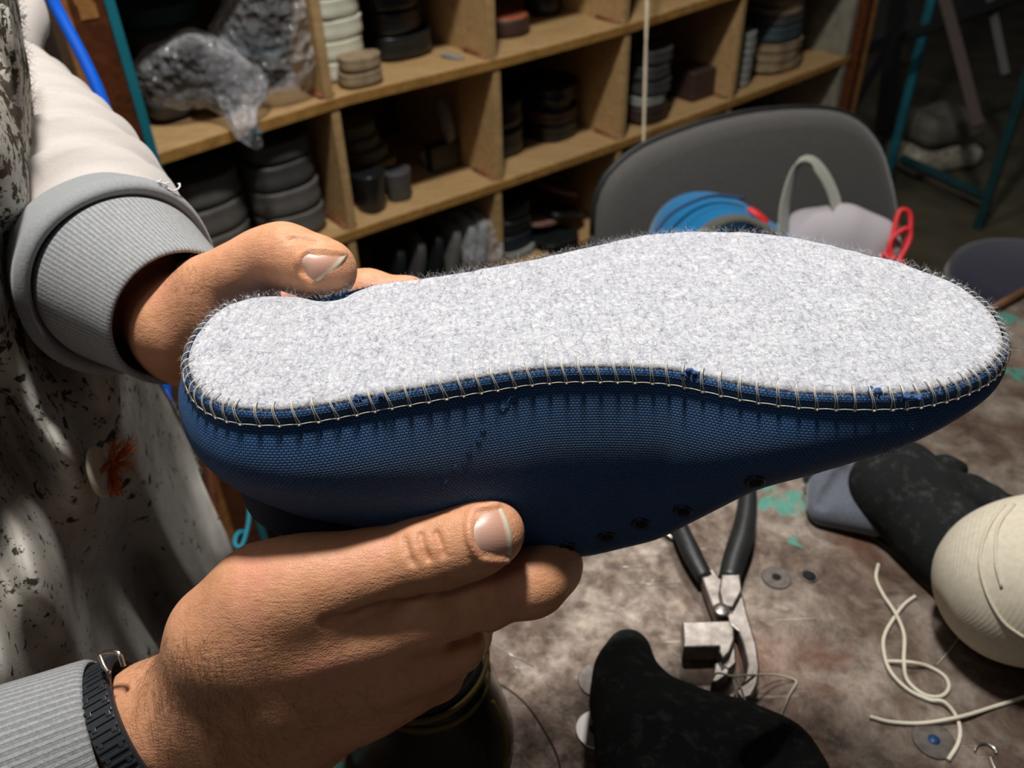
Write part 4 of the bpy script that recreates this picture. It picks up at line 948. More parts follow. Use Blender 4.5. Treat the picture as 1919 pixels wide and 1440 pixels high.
o = sole_piece('curved_sole', GY, .085, .032, .014, False); s_, z = SR(826, 208, .10); o.location = SW(s_, .10, z); euler(o, psi, 0, 1.35); tag(o, 'grey curved sole standing upright in the shaded pigeonhole', 'shoe sole'); o.location.z = zb2(-.1) + BT + .092
for i in range(1):
    q = SW(s_ + .004, .112, zb2(-.1) + BT); mb = MB().box(q + [0, 0, .025], SA, (.03, .012, .025)); b = mb.build('black_block', BK, None, False); bevel(b, .004, 3); tag(b, 'black block under the upright grey sole', 'block')
o = sole_piece('pale_sole', GY, .035, .02, .012, False); o.location = PZ(797, 322, zb2(-.15) + BT) + SN * .01 + [0, 0, .018]; euler(o, psi, 0, 1.3); tag(o, 'small pale sole tip leaning by the olive heels', 'shoe sole')
# black shapes in the shaded hole, and the rest of the row
stack(1085, 262, zb2, [(BK, .11, .12, .03, True), (BRN, .108, .12, .025, True), (GY, .07, .1, .012, True), (BK, .11, .12, .03, True)], 'dark_sole', 'shoe sole', 'dark soles deep in the middle pigeonhole', lab('dark sole deep in the middle pigeonhole', 4), (0, 0), at=(.208, .13), jit=.002)
stack(1010, 285, zb2, [(BK, .10, .14, .05, True), (BK, .10, .14, .05, True)], 'dark_sole', 'shoe sole', 'black soles at the middle of the row', lab('black sole in shade left in the middle pigeonhole', 2), (0, 0), at=(.078, .14), jit=.002)
stack(1235, 232, zb2, [(BRN, .10, .09, .030, True), (SILV, .085, .085, .020, True), (DG, .09, .09, .028, True), (DG, .095, .09, .028, True), (DG, .09, .09, .028, True)], 'worn_sole', 'shoe sole', 'soles behind the hanging string', lab('worn sole behind the hanging string', 5), (.001, 0))
p = PZ(1318, 188, zb2(.5) + BT); mb = MB().box(p + SN * .04 + [0, 0, .033], SA, (.035, .04, .03)); b = mb.build('brown_block', BRN, None, False); bevel(b, .005, 3); tag(b, 'dark brown block left of the fourth divider', 'block')
stack(1400, 165, zb2, [(SILV, .045, .07, .015, True)] * 7, 'silver_sole', 'shoe sole', 'silver foam soles by the fourth divider', [f'silver grey foam sole right of the fourth divider, {q}' for q in ('lowest of its narrow stack', 'second from the foot', 'third from the foot', 'in the middle of its stack', 'third from the top', 'second from the top', 'topmost of its narrow stack')], (.001, 0), jit=.002)
stack(1480, 136, zb2, [(TAN, .155, .12, .020, True), (TAN, .14, .12, .018, True), (TAN, .14, .12, .022, True), (TEALR, .14, .12, .034, True), (DG, .14, .12, .02, True), (TAN, .13, .12, .016, True), (TAN, .12, .12, .016, True)], 'wide_sole', 'shoe sole', 'wide soles at the right end', ['wide tan sole at the foot of the right-end stack', 'wide tan sole second from the foot at the right end', 'wide tan sole just under the slate one', 'slate blue sole in the middle of the right-end stack', 'dark sole just above the slate one', 'tan sole second from the top of the right-end stack', 'tan sole at the top of the right-end stack'], (-.002, 0))
# third row
def upright(px, py, off, L, H, W_, mat, label, name='standing_sole', lean=.25, zf=zb3, rz=0, group=None):
    s_, z = SR(px, py, off); s_ = s_ if s_ > -.015 else min(s_, -.052); o = sole_piece(name, mat, H, L, W_, True); o.location = SW(s_, off, zf(0) + BT + H * .5 * math.cos(lean) + .004); euler(o, psi + rz, 0, math.pi / 2 - lean); return tag(o, label, 'shoe sole', group)
for i, (px, mt) in enumerate([(715, BK), (755, DG), (790, BK), (824, GY), (852, SILV), (874, SILV), (905, GY)]):
    upright(px, 460, .06, .09, .115, .014, mt, ['black standing sole, leftmost in the lower pigeonhole', 'charcoal standing sole next to the leftmost black one', 'black standing sole left of the pale ones', 'grey standing sole first of the pale ones', 'pale silver standing sole in the middle of the bag', 'pale silver standing sole, right one of the pair', 'grey standing sole against the lower divider'][i], lean=-.22)
bag('plastic_bag', [(SPx(900, 440, .03), .030), (SPx(905, 480, .02), .038), (SPx(895, 500, .03), .028)], 'clear film wrapped around the pale standing soles in the lower row', 8)
stack(985, 482, zb3, [(SILV, .100, .10, .014, True), (C_('navy_rubber', (.015, .022, .035), .5), .095, .09, .030, True), (BK, .09, .09, .03, True), (BK, .09, .09, .03, True)], 'low_sole', 'shoe sole', 'soles in the lower pigeonhole by the felt', ['pale blue grey sole just above the felt edge', 'navy sole resting on the pale blue grey one', 'black sole third up by the lower divider', 'black sole fourth up by the lower divider'], (-.003, 0))
PK = C_('pink_insole', (.30, .17, .13), .6)
for i, (px, py, dz, mt, rx, lbl) in enumerate([(1075, 445, .0, BK, .05, 'black insole lying lowest beside the chair back'), (1040, 430, .026, PK, .18, 'dusty pink insole tilted left of the black pair'), (1085, 420, .03, BK, .30, 'black insole tilted under the upper pink one'), (1075, 398, .055, PK, .42, 'dusty pink insole tilted, upper one near the chair back'), (1060, 385, .075, BK, .45, 'black insole topmost of the tilted ones')]):
    o = sole_piece('insole', mt, .10, .09, .008, True); p = PZ(px, py + 30, zb3(0) + BT); o.location = p + SN * .06 + [0, 0, dz + .01]; euler(o, psi, 0, rx); tag(o, lbl, 'insole')
stack(1440, 205, zb3, [(BK, .16, .12, .05, True), (DG, .15, .12, .04, True)], 'dark_sole', 'shoe sole', 'dark soles under the right end board', lab('dark sole low at the right end', 2), (0, 0), at=(.80, .16))
# ---- blue hose, wooden sticks behind the apron, hanging string
BLUEP = plain('bright_blue_plastic', (.0, .12, .75), .35, var=.08, bump=0)
V, Fc = tube(spline([PD(60, -70, .76), PD(103, 10, .78), PD(190, 185, .80), PD(250, 400, .82), PD(290, 600, .84), PD(311, 740, .86), PD(314, 800, .87), PD(330, 1000, .92), PD(350, 1200, 1.0)], 60), .0056, 12); o = obj('blue_hose', V, Fc, BLUEP); tag(o, 'bright blue hose hanging behind the raised arm', 'hose')
V, Fc = tube(spline([PD(468, 950, 1.0), PD(464, 990, .99), PD(452, 1025, .98), PD(440, 1020, .98), PD(446, 1000, .99), PD(462, 998, 1.0)], 30), .0026, 8); o = obj('turquoise_cord', V, Fc, plain('turquoise_cord_skin', (.0, .25, .36), .5, bump=0)); tag(o, 'turquoise cord loop between the apron and the held shoe', 'cord')
V, Fc = tube([PD(385, 800, 1.15), PD(402, 960, 1.12), PD(440, 1180, 1.0)], .008, 4); o = obj('wooden_stick', V, Fc, REDW, None, False); bevel(o, .002); tag(o, 'tan wooden leg showing between the apron and the shoe', 'wooden post')
V, Fc = prism([PD(165, 640, .60), PD(235, 660, .62), PD(300, 720, .64), PD(305, 765, .64), PD(230, 745, .62), PD(195, 700, .60)], -ray(230, 700) / 1.2, .004, .001); o = obj('leather_offcut', V, Fc, C_('orange_brown_leather', (.32, .12, .06), .6)); tag(o, 'orange-brown leather piece behind the lower edge of the far cuff', 'leather scrap')
mb = MB(); a0, a1 = PD(1214, -60, 1.33), PD(1205, 300, 1.33); tdir = a1 - a0
for k in range(2): mb.tube(spline([a0 - tdir * 2.5, a0 + ST * .002 * (k * 2 - 1), (a0 + a1) / 2 + ST * (.0012 * (1 - 2 * k)), a1, a1 + tdir * .3], 40), .0019, 7)
o = mb.build('hanging_string', plain('cream_string', (.50, .42, .30), .8, var=.15, bump=0)); tag(o, 'cream string hanging in front of the rack down to the chair back', 'cord')

# ---- chair
CHF = cloth_mat('grey_chair_fabric', (.105, .10, .093), .25, 350); CHB = plain('black_chair_plastic', (.015, .015, .016), .5, bump=0)
cy = math.radians(22); CT = np.array([math.cos(cy), math.sin(cy), 0]); CNn = np.array([-math.sin(cy), math.cos(cy), 0]); CO = PD(1410, 300, 1.24)
def onch(px, py, off=0.0):
    nrm = CNn * math.cos(.12) + SZ * math.sin(.12) * -1; r = ray(px, py); k = ((CO - CAM) @ nrm + off) / (r @ nrm); return CAM + r * k
chair = empty('office_chair', 'grey fabric office chair with its backrest behind the table', 'chair', loc=tuple(np.r_[onch(1400, 430)[:2] , 0] + np.array([-.05, -.2, 0])))
bo = [(1118, 445), (1120, 400), (1128, 365), (1150, 328), (1200, 287), (1270, 257), (1350, 232), (1440, 214), (1530, 208), (1590, 214), (1632, 236), (1660, 275), (1674, 320), (1686, 380), (1692, 450), (1690, 540), (1670, 610), (1600, 650), (1400, 680), (1220, 660), (1140, 600), (1120, 520)]
bo3 = spline(np.array([onch(*q) for q in bo + bo[:1]]), 80)[:-1]
nb_ = CNn * math.cos(.12) - SZ * math.sin(.12); ctr = bo3.mean(0); rows = []
for kk, dp in ((.0, -.004), (.35, -.003), (.7, -.001), (.88, .002), (.95, .006), (.985, .013), (1.0, .022), (1.0, .030), (.96, .036), (.6, .040), (.0, .042)):
    q = ctr + (bo3 - ctr) * kk; lat = (q - ctr) @ CT; rows.append(q + nb_ * (dp - .10 * (lat ** 2) * 1.5)[:, None])
A = np.array(rows); n = A.shape[1]; Fq = [(i * n + j, i * n + (j + 1) % n, (i + 1) * n + (j + 1) % n, (i + 1) * n + j) for i in range(A.shape[0] - 1) for j in range(n)]
o = obj('backrest', A.reshape(-1, 3), Fq, CHF); par(o, chair)
pip = ctr + (bo3 - ctr) * 1.004; lat = (pip - ctr) @ CT; pip = pip + nb_ * (.024 - .15 * lat ** 2)[:, None]; V, Fc = tube(np.vstack([pip, pip[:1]]), .0045, 8); o = obj('piping', V, Fc, CHB); o.parent = chair; par(o, chair)
base = np.array(chair.location); sc_c = base + [0, 0, .47]
V, Fc = prism([sc_c + CT * x * .23 + CNn * y * .22 for x, y in heel_outline(2, 2, 40)], SZ, .06, .02); o = obj('seat', V, Fc, CHF); par(o, chair)
mb = MB(); mb.tube(spline([sc_c + [0, 0, -.02], sc_c + CNn * .22 + [0, 0, -.02], onch(1400, 640, .05), onch(1400, 560, .052)], 16), .022, 8, flat=.4); o = mb.build('back_bar', CHB); par(o, chair)
mb = MB(); mb.tube([base + [0, 0, .08], base + [0, 0, .48]], .025, 16); o = mb.build('gas_column', CHB); par(o, chair)
for k in range(5):
    a_ = k * 2 * math.pi / 5 + .3; d = np.array([math.cos(a_), math.sin(a_), 0]); V, Fc = tube([base + [0, 0, .095], base + d * .26 + [0, 0, .07]], [.024, .016], 8); o = obj('leg', V, Fc, CHB); par(o, chair)
    V, Fc = lathe([(.02, -.018), (.026, -.014), (.026, .014), (.02, .018)], 20, base + d * .26 + [0, 0, .0265], np.cross(d, SZ)); w2 = obj('caster', V, Fc, CHB); w2.parent = o; w2.matrix_parent_inverse = Matrix.Identity(4)
# ---- backpack on the chair seat
bagc = empty('backpack', 'blue and lilac backpack with grey carry loop and red cord on the chair seat', 'backpack', loc=tuple(sc_c + [0, -.02, .06]))
BL = cloth_mat('bright_blue_nylon', (.010, .155, .36), .1); LI = cloth_mat('pale_lilac_padding', (.42, .385, .41), .05, 500); WB = cloth_mat('grey_green_webbing', (.30, .31, .26), .12, 900); RD = plain('red_cord', (.62, .018, .025), .5, var=.1, bump=0); LN_ = cloth_mat('dark_lining', (.10, .10, .085), .15)
D0 = 1.10
fd = Field(PD(1450, 480, D0) - [.30, .15, .28], PD(1450, 480, D0) + [.30, .20, .22], .0045)
fd.chain(*pj([(1300, 445, 1.12, 82), (1300, 560, 1.12, 120)]), k=.03); fd.chain(*pj([(1350, 470, 1.11, 92), (1400, 560, 1.11, 130)]), k=.03); fd.cap(PD(1330, 560, 1.12), PD(1560, 600, 1.12), .09, .09, .04); fd.cap(PD(1380, 500, 1.12), PD(1400, 500, 1.12), .05, .05, .03)
V, Q = fd.mesh(); V = relax(V, Q, 3); o = obj('blue_pocket', V, Q, BL); par(o, bagc)
V, Fc = tube(spline([PD(1222, 445, 1.045), PD(1262, 398, 1.05), PD(1330, 368, 1.055), PD(1395, 372, 1.06)], 30), .0022, 6); s2_ = obj('seam', V, Fc, SEAM); s2_.parent = o; s2_.matrix_parent_inverse = Matrix.Identity(4)
fd = Field(PD(1540, 470, 1.10) - [.16, .10, .14], PD(1540, 470, 1.10) + [.18, .14, .14], .004)
fd.chain(*pj([(1470, 455, 1.10, 26), (1510, 445, 1.10, 42), (1580, 440, 1.10, 46), (1640, 455, 1.10, 34), (1660, 468, 1.10, 18)]), k=.03); fd.chain(*pj([(1480, 490, 1.11, 50), (1600, 500, 1.11, 55)]), k=.03)
V, Q = fd.mesh(); V = relax(V, Q, 3); o = obj('padded_panel', V, Q, LI); par(o, bagc); o['label'] = 'pale lilac padded panel'
V, Fc = tube(spline([PD(1300, 450, 1.035), PD(1345, 418, 1.03), PD(1390, 410, 1.035), PD(1430, 425, 1.04), (PD(1462, 445, 1.05))], 30), .009, 10, flat=.5); o = obj('collar_lining', V, Fc, LN_); par(o, bagc); o['label'] = 'dark lined opening'
def ribbon(P, wdir, wid, th, n=40):
    P = spline(np.array(P), n); T = np.gradient(P, axis=0); T /= np.linalg.norm(T, axis=1)[:, None]; W2 = np.asarray(wdir, float); W2 = W2 - (T @ W2)[:, None] * T; W2 /= np.linalg.norm(W2, axis=1)[:, None]; N2 = np.cross(T, W2)
    V = np.stack([P + W2 * wid / 2 + N2 * th / 2, P + W2 * wid / 2 - N2 * th / 2, P - W2 * wid / 2 - N2 * th / 2, P - W2 * wid / 2 + N2 * th / 2], 1).reshape(-1, 3)
    Fc = [(4 * i + j, 4 * i + (j + 1) % 4, 4 * i + 4 + (j + 1) % 4, 4 * i + 4 + j) for i in range(n - 1) for j in range(4)] + [(0, 3, 2, 1), (4 * n - 4, 4 * n - 3, 4 * n - 2, 4 * n - 1)]; return V, Fc
V, Fc = ribbon([PD(1467, 440, 1.06), PD(1472, 380, 1.06), PD(1492, 318, 1.065), PD(1518, 303, 1.07), PD(1542, 325, 1.075), PD(1562, 365, 1.08), PD(1572, 408, 1.08)], CT * .85 + CNn * .5, .027, .002); o = obj('carry_loop', V, Fc, WB); par(o, bagc); bevel(o, .0005); o['label'] = 'grey-green webbing carry loop'
mb = MB(); mb.tube(spline([PD(1660, 485, 1.07), PD(1672, 445, 1.07), PD(1684, 400, 1.07), PD(1696, 394, 1.07), PD(1706, 405, 1.07), PD(1704, 440, 1.07), PD(1690, 478, 1.07)], 40), .0034, 8); mb.tube(spline([PD(1672, 490, 1.065), PD(1668, 455, 1.065), PD(1690, 432, 1.065), PD(1705, 432, 1.065), PD(1703, 455, 1.065), PD(1684, 490, 1.065)], 40), .0034, 8)
mb.tube(spline([PD(1652, 478, 1.06), PD(1672, 486, 1.058), PD(1692, 496, 1.06)], 10), .006, 8); o = mb.build('red_pull_cord', RD); par(o, bagc)
V, Fc = tube(spline([PD(1404, 392, 1.05), PD(1420, 402, 1.045), PD(1438, 418, 1.045)], 10), .006, 8, flat=.5); o = obj('red_tag', V, Fc, RD); par(o, bagc)
# ---- steel rack and sacks in the back right corner
STL = plain('dark_steel', (.012, .013, .014), .5, bump=0); RUS = plain('rusty_brown_steel', (.05, .02, .012), .6, bump=0); TB = plain('worn_blue_steel', (.015, .16, .21), .5, var=.3, scale=20, bump=0); TD = plain('dull_teal_steel', (.008, .05, .055), .5, bump=0)
fr_ = empty('steel_stand', 'tall blue and black steel stand in the dark corner beyond the chair', 'stand', loc=tuple(PZ(1740, 400, 0)))
A0, B0_ = PZ(1648, 352, 0), PZ(1832, 428, 0)
def bar(nm, P, r, mt, lab_=None):
    V, Fc = tube(P, r, 4); o = obj(nm, V, Fc, mt, None, False); par(o, fr_); 
    if lab_: o['label'] = lab_
    return o
dA = proj(A0)[2]; dB = proj(B0_)[2]
bar('leg', [A0 + [.02, 0, 0], A0 + [.02, 0, 1.25]], .017, TB, 'bright blue steel leg'); bar('leg', [B0_, B0_ + [0, 0, 1.0]], .018, TD); bar('leg', [PD(1655, 250, dA + .05), PD(1690, -60, dA + .05)], .03, STL)
bar('crossbar', [PD(1690, 298, dA), PD(1855, 372, dB)], .018, TD); bar('brace', [PD(1765, -20, 2.5), PD(1800, 110, 2.5), PD(1832, 236, 2.5)], .022, RUS); bar('brace', [PD(1560, 110, 2.4), PD(1740, 55, 2.5), PD(1919, -10, 2.6)], .018, STL); bar('brace', [PD(1700, 25, 2.4), PD(1600, 200, 2.3), PD(1560, 250, 2.3)], .012, STL); bar('brace', [PD(1850, -30, 2.6), PD(1885, 140, 2.6)], .016, STL)
fl0 = PZ(1750, 318, .02)
for i, (px, py, z0, h, L, mt, lb) in enumerate([(1752, 318, .0, .085, .30, C_('white_sack', (.5, .46, .36), .8, .4), 'white stained sack lying lowest in the dark corner'), (1750, 280, .100, .10, .26, C_('grey_sack', (.17, .16, .125), .8, .3), 'grey sack resting on the white one in the dark corner')]):
    fd = Field((-.2, -.15, -.02), (.2, .15, .14), .006); fd.box((0, 0, h / 2), I3, (L / 2, .10, h / 2), h * .42); V, Q = fd.mesh(); V = relax(V, Q, 3); V[:, 2] += .006 * np.sin(V[:, 0] * 40) * (V[:, 2] > h * .5); o = obj('sack', V, Q, mt); o.location = PZ(1752, 318, 0) + [0, .05, z0]; euler(o, .3); tag(o, lb, 'sack')
# ---- dark round stool beyond the table corner
NVY = cloth_mat('dusty_navy_vinyl', (.022, .022, .038), .1); sc0 = PD(1905, 528, 1.3)
st_ = empty('stool', 'round navy topped stool beyond the table corner', 'stool', loc=(sc0[0], sc0[1], 0))
V, Fc = lathe([(.08, -.05), (.115, -.045), (.125, -.02), (.12, .0), (.10, .008), (.0, .014)], 48, sc0 + np.array([.04, .02, 0])); o = obj('seat', V, Fc, NVY); par(o, st_)
for k in range(4):
    a_ = k * math.pi / 2 + .5; d = np.array([math.cos(a_), math.sin(a_), 0]); c = sc0 + [.04, .02, 0]; V, Fc = tube([c + d * .08 + [0, 0, -.045], (c + d * .15) * [1, 1, 0]], .012, 10); o = obj('leg', V, Fc, STL); par(o, st_)
# ---------------------------------------------------------------- work table
TZ = .8
def table_mat():
    m = MT('worn_brown_metal', (.13, .10, .085), .42, .5, .5); c = m.co('Object', (1, 1, 1), (.1, .2, .5))
    n1 = m.noise(22, 6, .68, c, .4); n2 = m.noise(90, 5, .65, c, .3); n3 = m.noise(4.5, 3, .5, c)
    a = m.ramp(n1, [(.30, (.060, .034, .024)), (.43, (.115, .078, .058)), (.54, (.19, .15, .122)), (.68, (.30, .25, .21))])
    a = m.mix(.7, a, m.ramp(n2, [(.34, (.42, .34, .29)), (.52, (1, 1, 1)), (.66, (1.25, 1.22, 1.18))]), 'MULTIPLY')
    red = m.ramp(m.noise(9, 5, .6, m.co('Object', (1, 1, 1), (.4, .9, 0)), .5), [(.54, (0, 0, 0)), (.66, (1, 1, 1))]); a = m.mix(m.math('MULTIPLY', red, .55), a, (.17, .055, .025))
    # turquoise paint remains in a few places
    def spot(p, r):
        g = m.n('ShaderNodeNewGeometry').outputs[0]; d = m.n('ShaderNodeVectorMath', {0: g, 1: (*p[:3],)}, operation='DISTANCE').outputs['Value']; return m.ramp(m.math('DIVIDE', d, r), [(.35, (1, 1, 1)), (1.0, (0, 0, 0))])
    nt_ = m.noise(75, 5, .6, c, .5); s_all = None
    for (px, py, r) in [(1465, 935, .028), (1480, 1005, .016), (1890, 600, .022), (1905, 700, .02), (590, 1400, .045), (640, 1385, .03)]:
        q = spot(PZ(px, py, TZ), r); s_all = q if s_all is None else m.math('MAXIMUM', s_all, q)
    tq = m.ramp(m.math('ADD', m.math('MULTIPLY', s_all, .30), nt_), [(.72, (0, 0, 0)), (.82, (.85, .85, .85))]); a = m.mix(tq, a, m.mix(nt_, (.02, .19, .15), (.10, .34, .27)))
    sc1 = m.n('ShaderNodeTexNoise', {'Vector': m.co('Object', (14, 520, 1), (0, 0, .05)), 'Scale': 1.0, 'Detail': 2.0}).outputs[0]; sc2 = m.n('ShaderNodeTexNoise', {'Vector': m.co('Object', (18, 640, 1), (0, 0, .9)), 'Scale': 1.0, 'Detail': 2.0}).outputs[0]
    scr = m.math('MAXIMUM', m.ramp(sc1, [(.70, (0, 0, 0)), (.74, (1, 1, 1))]), m.ramp(sc2, [(.71, (0, 0, 0)), (.75, (1, 1, 1))])); scr = m.math('MULTIPLY', scr, m.ramp(n1, [(.4, (0, 0, 0)), (.6, (1, 1, 1))]))
    m.color(m.mix(m.math('MULTIPLY', scr, .6), a, (.45, .41, .37)))
    rgh = m.ramp(n2, [(.3, (.62, .62, .62)), (.7, (.36, .36, .36))]); m.lk(rgh, m.b.inputs['Roughness'])
    b = m.bump(n1, .25, .002); m.bump(n2, .35, .0008, b); return m.m
TM = table_mat()
ea = math.radians(33); ET = np.array([math.cos(ea), math.sin(ea), 0]); EN = np.array([-math.sin(ea), math.cos(ea), 0]); e0 = PZ(1850, 583, TZ)
sK = -.79        # left corner along the far edge
tab = empty('work_table', 'worn brown metal topped work table with scratches and turquoise paint remains', 'table', loc=tuple((e0 + ET * -.2 - EN * .3) * [1, 1, 0]))
c_t = e0 + ET * ((sK + .9) / 2) - EN * .45; mb = MB().box(c_t - [0, 0, .015], [ET, EN, SZ], ((.9 - sK) / 2, .45, .015)); o = mb.build('table_top', TM, None, False); par(o, tab); bevel(o, .002)
for sx in (sK + .06, .84):
    for oy in (-.06, -.84): V, Fc = tube([e0 * [1, 1, 0] + ET * sx + EN * oy, e0 * [1, 1, 0] + ET * sx + EN * oy + [0, 0, TZ - .03]], .02, 4); o = obj('leg', V, Fc, STL, None, False); par(o, tab)
DK = plain('dark_scratch', (.03, .025, .022), .6, bump=0); LG = plain('bare_metal_scratch', (.62, .58, .55), .3, .6, bump=0)
def tp(px, py, dz=0.0): return PZ(px, py, TZ + dz)
mb = MB()
for c in [[(893, 1270), (940, 1285), (985, 1320), (1020, 1370), (1045, 1420), (1055, 1470)]]: mb.tube(spline([tp(*q, .0001) for q in c], 40), .0006, 5)
o = mb.build('scored_arc', DK); par(o, tab)
mb = MB()
for a_, b_ in [((1142, 1062), (1208, 1064)), ((1175, 1096), (1275, 1094)), ((1210, 1089), (1240, 1088)), ((905, 1200), (1000, 1250)), ((955, 1240), (975, 1260)), ((1310, 1030), (1330, 1028))]: mb = MB(); mb.tube([tp(*a_, .0001), tp(*b_, .0001)], .0004, 5); o = mb.build('bright_scratch', LG); par(o, tab)

WSH = MT('worn_steel_washer', (.20, .175, .16), .45, .7); WSH.color(WSH.ramp(WSH.noise(200, 3), [(.3, (.085, .07, .062)), (.7, (.15, .13, .118))])); WSH = WSH.m
def washer(px, py, ro, ri, label, hole=HOLE, mt=WSH):
    p = tp(px, py, .0003); V, Fc = lathe([(ri, .0), (ri, .0006), (ro * .97, .0006), (ro, .0003), (ro, 0)], 36, p); Fc = [f for f in Fc if len(f) == 4]; o = obj('washer', V, Fc, mt, None, False); tag(o, label, 'washer')
    V, Fc = lathe([(ri, -.0001), (ri, .0004)], 20, p); h = obj('hole', V, Fc, hole, o); return o
washer(1455, 1083, .0098, .003, 'grey washer left of the dark bolt hole on the table'); washer(1750, 1388, .0115, .0032, 'worn washer with a bluish hole at the lower right of the table', plain('blue_hole', (.01, .04, .12), .5, bump=0))
washer(1120, 1275, .012, .003, 'washer half under the upper side of the near glove'); washer(1118, 1368, .012, .004, 'pale washer half under the left side of the near glove', mt=MT('shiny_steel', (.5, .47, .45), .4, .8).m)
p = tp(1517, 1080, .0003); V, Fc = lathe([(.0042, .0), (.0052, .0006), (.0058, .0002), (.0058, 0)], 28, p); Fc = [f for f in Fc if len(f) == 4]; o = obj('bolt_hole_rim', V, Fc, WSH); par(o, tab); V, Fc = lathe([(.0044, .0), (.0044, .0003)], 24, p); h = obj('bolt_hole', V, Fc, HOLE); par(h, tab)
# ---- lasting pliers
PM = MT('worn_plier_steel', (.42, .38, .35), .38, .85); PM.color(PM.ramp(PM.noise(120, 4), [(.3, (.17, .145, .13)), (.7, (.36, .325, .30))])); PM.bump(PM.noise(500, 3), .2, .0004); PM = PM.m
RB = plain('black_rubber_grip', (.016, .017, .018), .42, var=.2, scale=50, bump=.2, bscale=300)
pl = empty('lasting_pliers', 'steel lasting pliers with black rubber grips and a square hammer head', 'pliers', loc=tuple(tp(1360, 1150)))
def plate(pts, z0, th, rnd, mt, name, parent, n=60, smooth_poly=False):
    P = np.array([PZ(x, y, TZ + z0) for x, y in pts]); 
    if smooth_poly: P = spline(np.vstack([P, P[:1]]), n)[:-1]
    else:
        Q = []; P2 = np.vstack([P, P[:1]])
        for i in range(len(P)): 
            for t in np.linspace(0, 1, 5, endpoint=False): Q.append(P2[i] * (1 - t) + P2[i + 1] * t)
        P = np.array(Q)
    # orient counter-clockwise
    if np.cross(np.roll(P, -1, 0) - P, [0, 0, 1.0]).dot([1, 0, 0]).size and ((np.roll(P, -1, 0)[:, 0] - P[:, 0]) * (np.roll(P, -1, 0)[:, 1] + P[:, 1])).sum() > 0: P = P[::-1]
    T = np.roll(P, -1, 0) - np.roll(P, 1, 0); N = np.stack([T[:, 1], -T[:, 0], np.zeros(len(P))], 1); N /= np.linalg.norm(N, axis=1)[:, None] + 1e-12
    k = [(0, rnd), (rnd * .3, rnd * .3), (rnd, 0), (th - rnd, 0), (th - rnd * .3, rnd * .3), (th, rnd)]; V = np.concatenate([P - N * i_ + [0, 0, h] for h, i_ in k]); n = len(P)
    Fc = [(i * n + j, i * n + (j + 1) % n, (i + 1) * n + (j + 1) % n, (i + 1) * n + j) for i in range(5) for j in range(n)] + [tuple(range(n))[::-1], tuple(5 * n + j for j in range(n))]
    o = obj(name, V, Fc, mt, None, False); md = o.modifiers.new('t', 'TRIANGULATE'); par(o, parent) if parent.type == 'EMPTY' else setattr(o, 'parent', parent); return o
V, Fc = tube(spline([tp(1262, 960, .012), tp(1283, 1010, .012), tp(1305, 1055, .011), tp(1322, 1085, .010)], 20), np.interp(np.linspace(0, 1, 20), [0, .6, 1], [.0055, .0068, .0058]), 16, flat=.8); o = obj('handle', V, Fc, RB); par(o, pl); o['label'] = 'left black grip'
V, Fc = tube(spline([tp(1400, 890, .013), tp(1401, 940, .013), tp(1392, 1000, .013), tp(1376, 1050, .012), tp(1366, 1088, .011)], 24), np.interp(np.linspace(0, 1, 24), [0, .7, 1], [.0058, .0082, .0070]), 16, flat=.8); o = obj('handle', V, Fc, RB); par(o, pl); o['label'] = 'right black grip'
plate([(1308, 1085), (1334, 1082), (1345, 1100), (1382, 1118), (1388, 1130), (1398, 1170), (1414, 1225), (1420, 1270), (1416, 1300), (1405, 1322), (1385, 1330), (1372, 1318), (1392, 1288), (1396, 1262), (1390, 1230), (1380, 1200), (1368, 1190), (1340, 1178), (1330, 1150), (1318, 1118)], .004, .009, .0012, PM, 'jaw', pl)
plate([(1350, 1090), (1384, 1090), (1388, 1120), (1372, 1150), (1352, 1150), (1345, 1120)], .010, .007, .001, PM, 'jaw', pl)
plate([(1340, 1165), (1366, 1182), (1374, 1230), (1376, 1262), (1362, 1275), (1348, 1262), (1342, 1240), (1366, 1225), (1364, 1190)], .003, .010, .001, PM, 'jaw', pl)
plate([(1275, 1192), (1362, 1190), (1370, 1205), (1371, 1225), (1362, 1250), (1350, 1262), (1342, 1248), (1343, 1238), (1277, 1240)], .004, .014, .001, PM, 'hammer_head', pl)
plate([(1336, 1262), (1352, 1256), (1370, 1262), (1360, 1284), (1340, 1298), (1330, 1296)], .002, .010, .001, PM, 'hook', pl)
V, Fc = lathe([(.0052, 0), (.0052, .0012), (.0044, .002), (.0, .002)], 24, tp(1352, 1145, .0165)); o = obj('pivot_pin', V, Fc, PM); par(o, pl)
V, Fc = tube(spline([tp(1240, 990, .004), tp(1252, 1002, .003), tp(1266, 1012, .002)], 8), .0022, 8, flat=.6); o = obj('metal_sliver', V, Fc, PM); tag(o, 'thin pale metal sliver beside the left plier grip', 'metal piece')
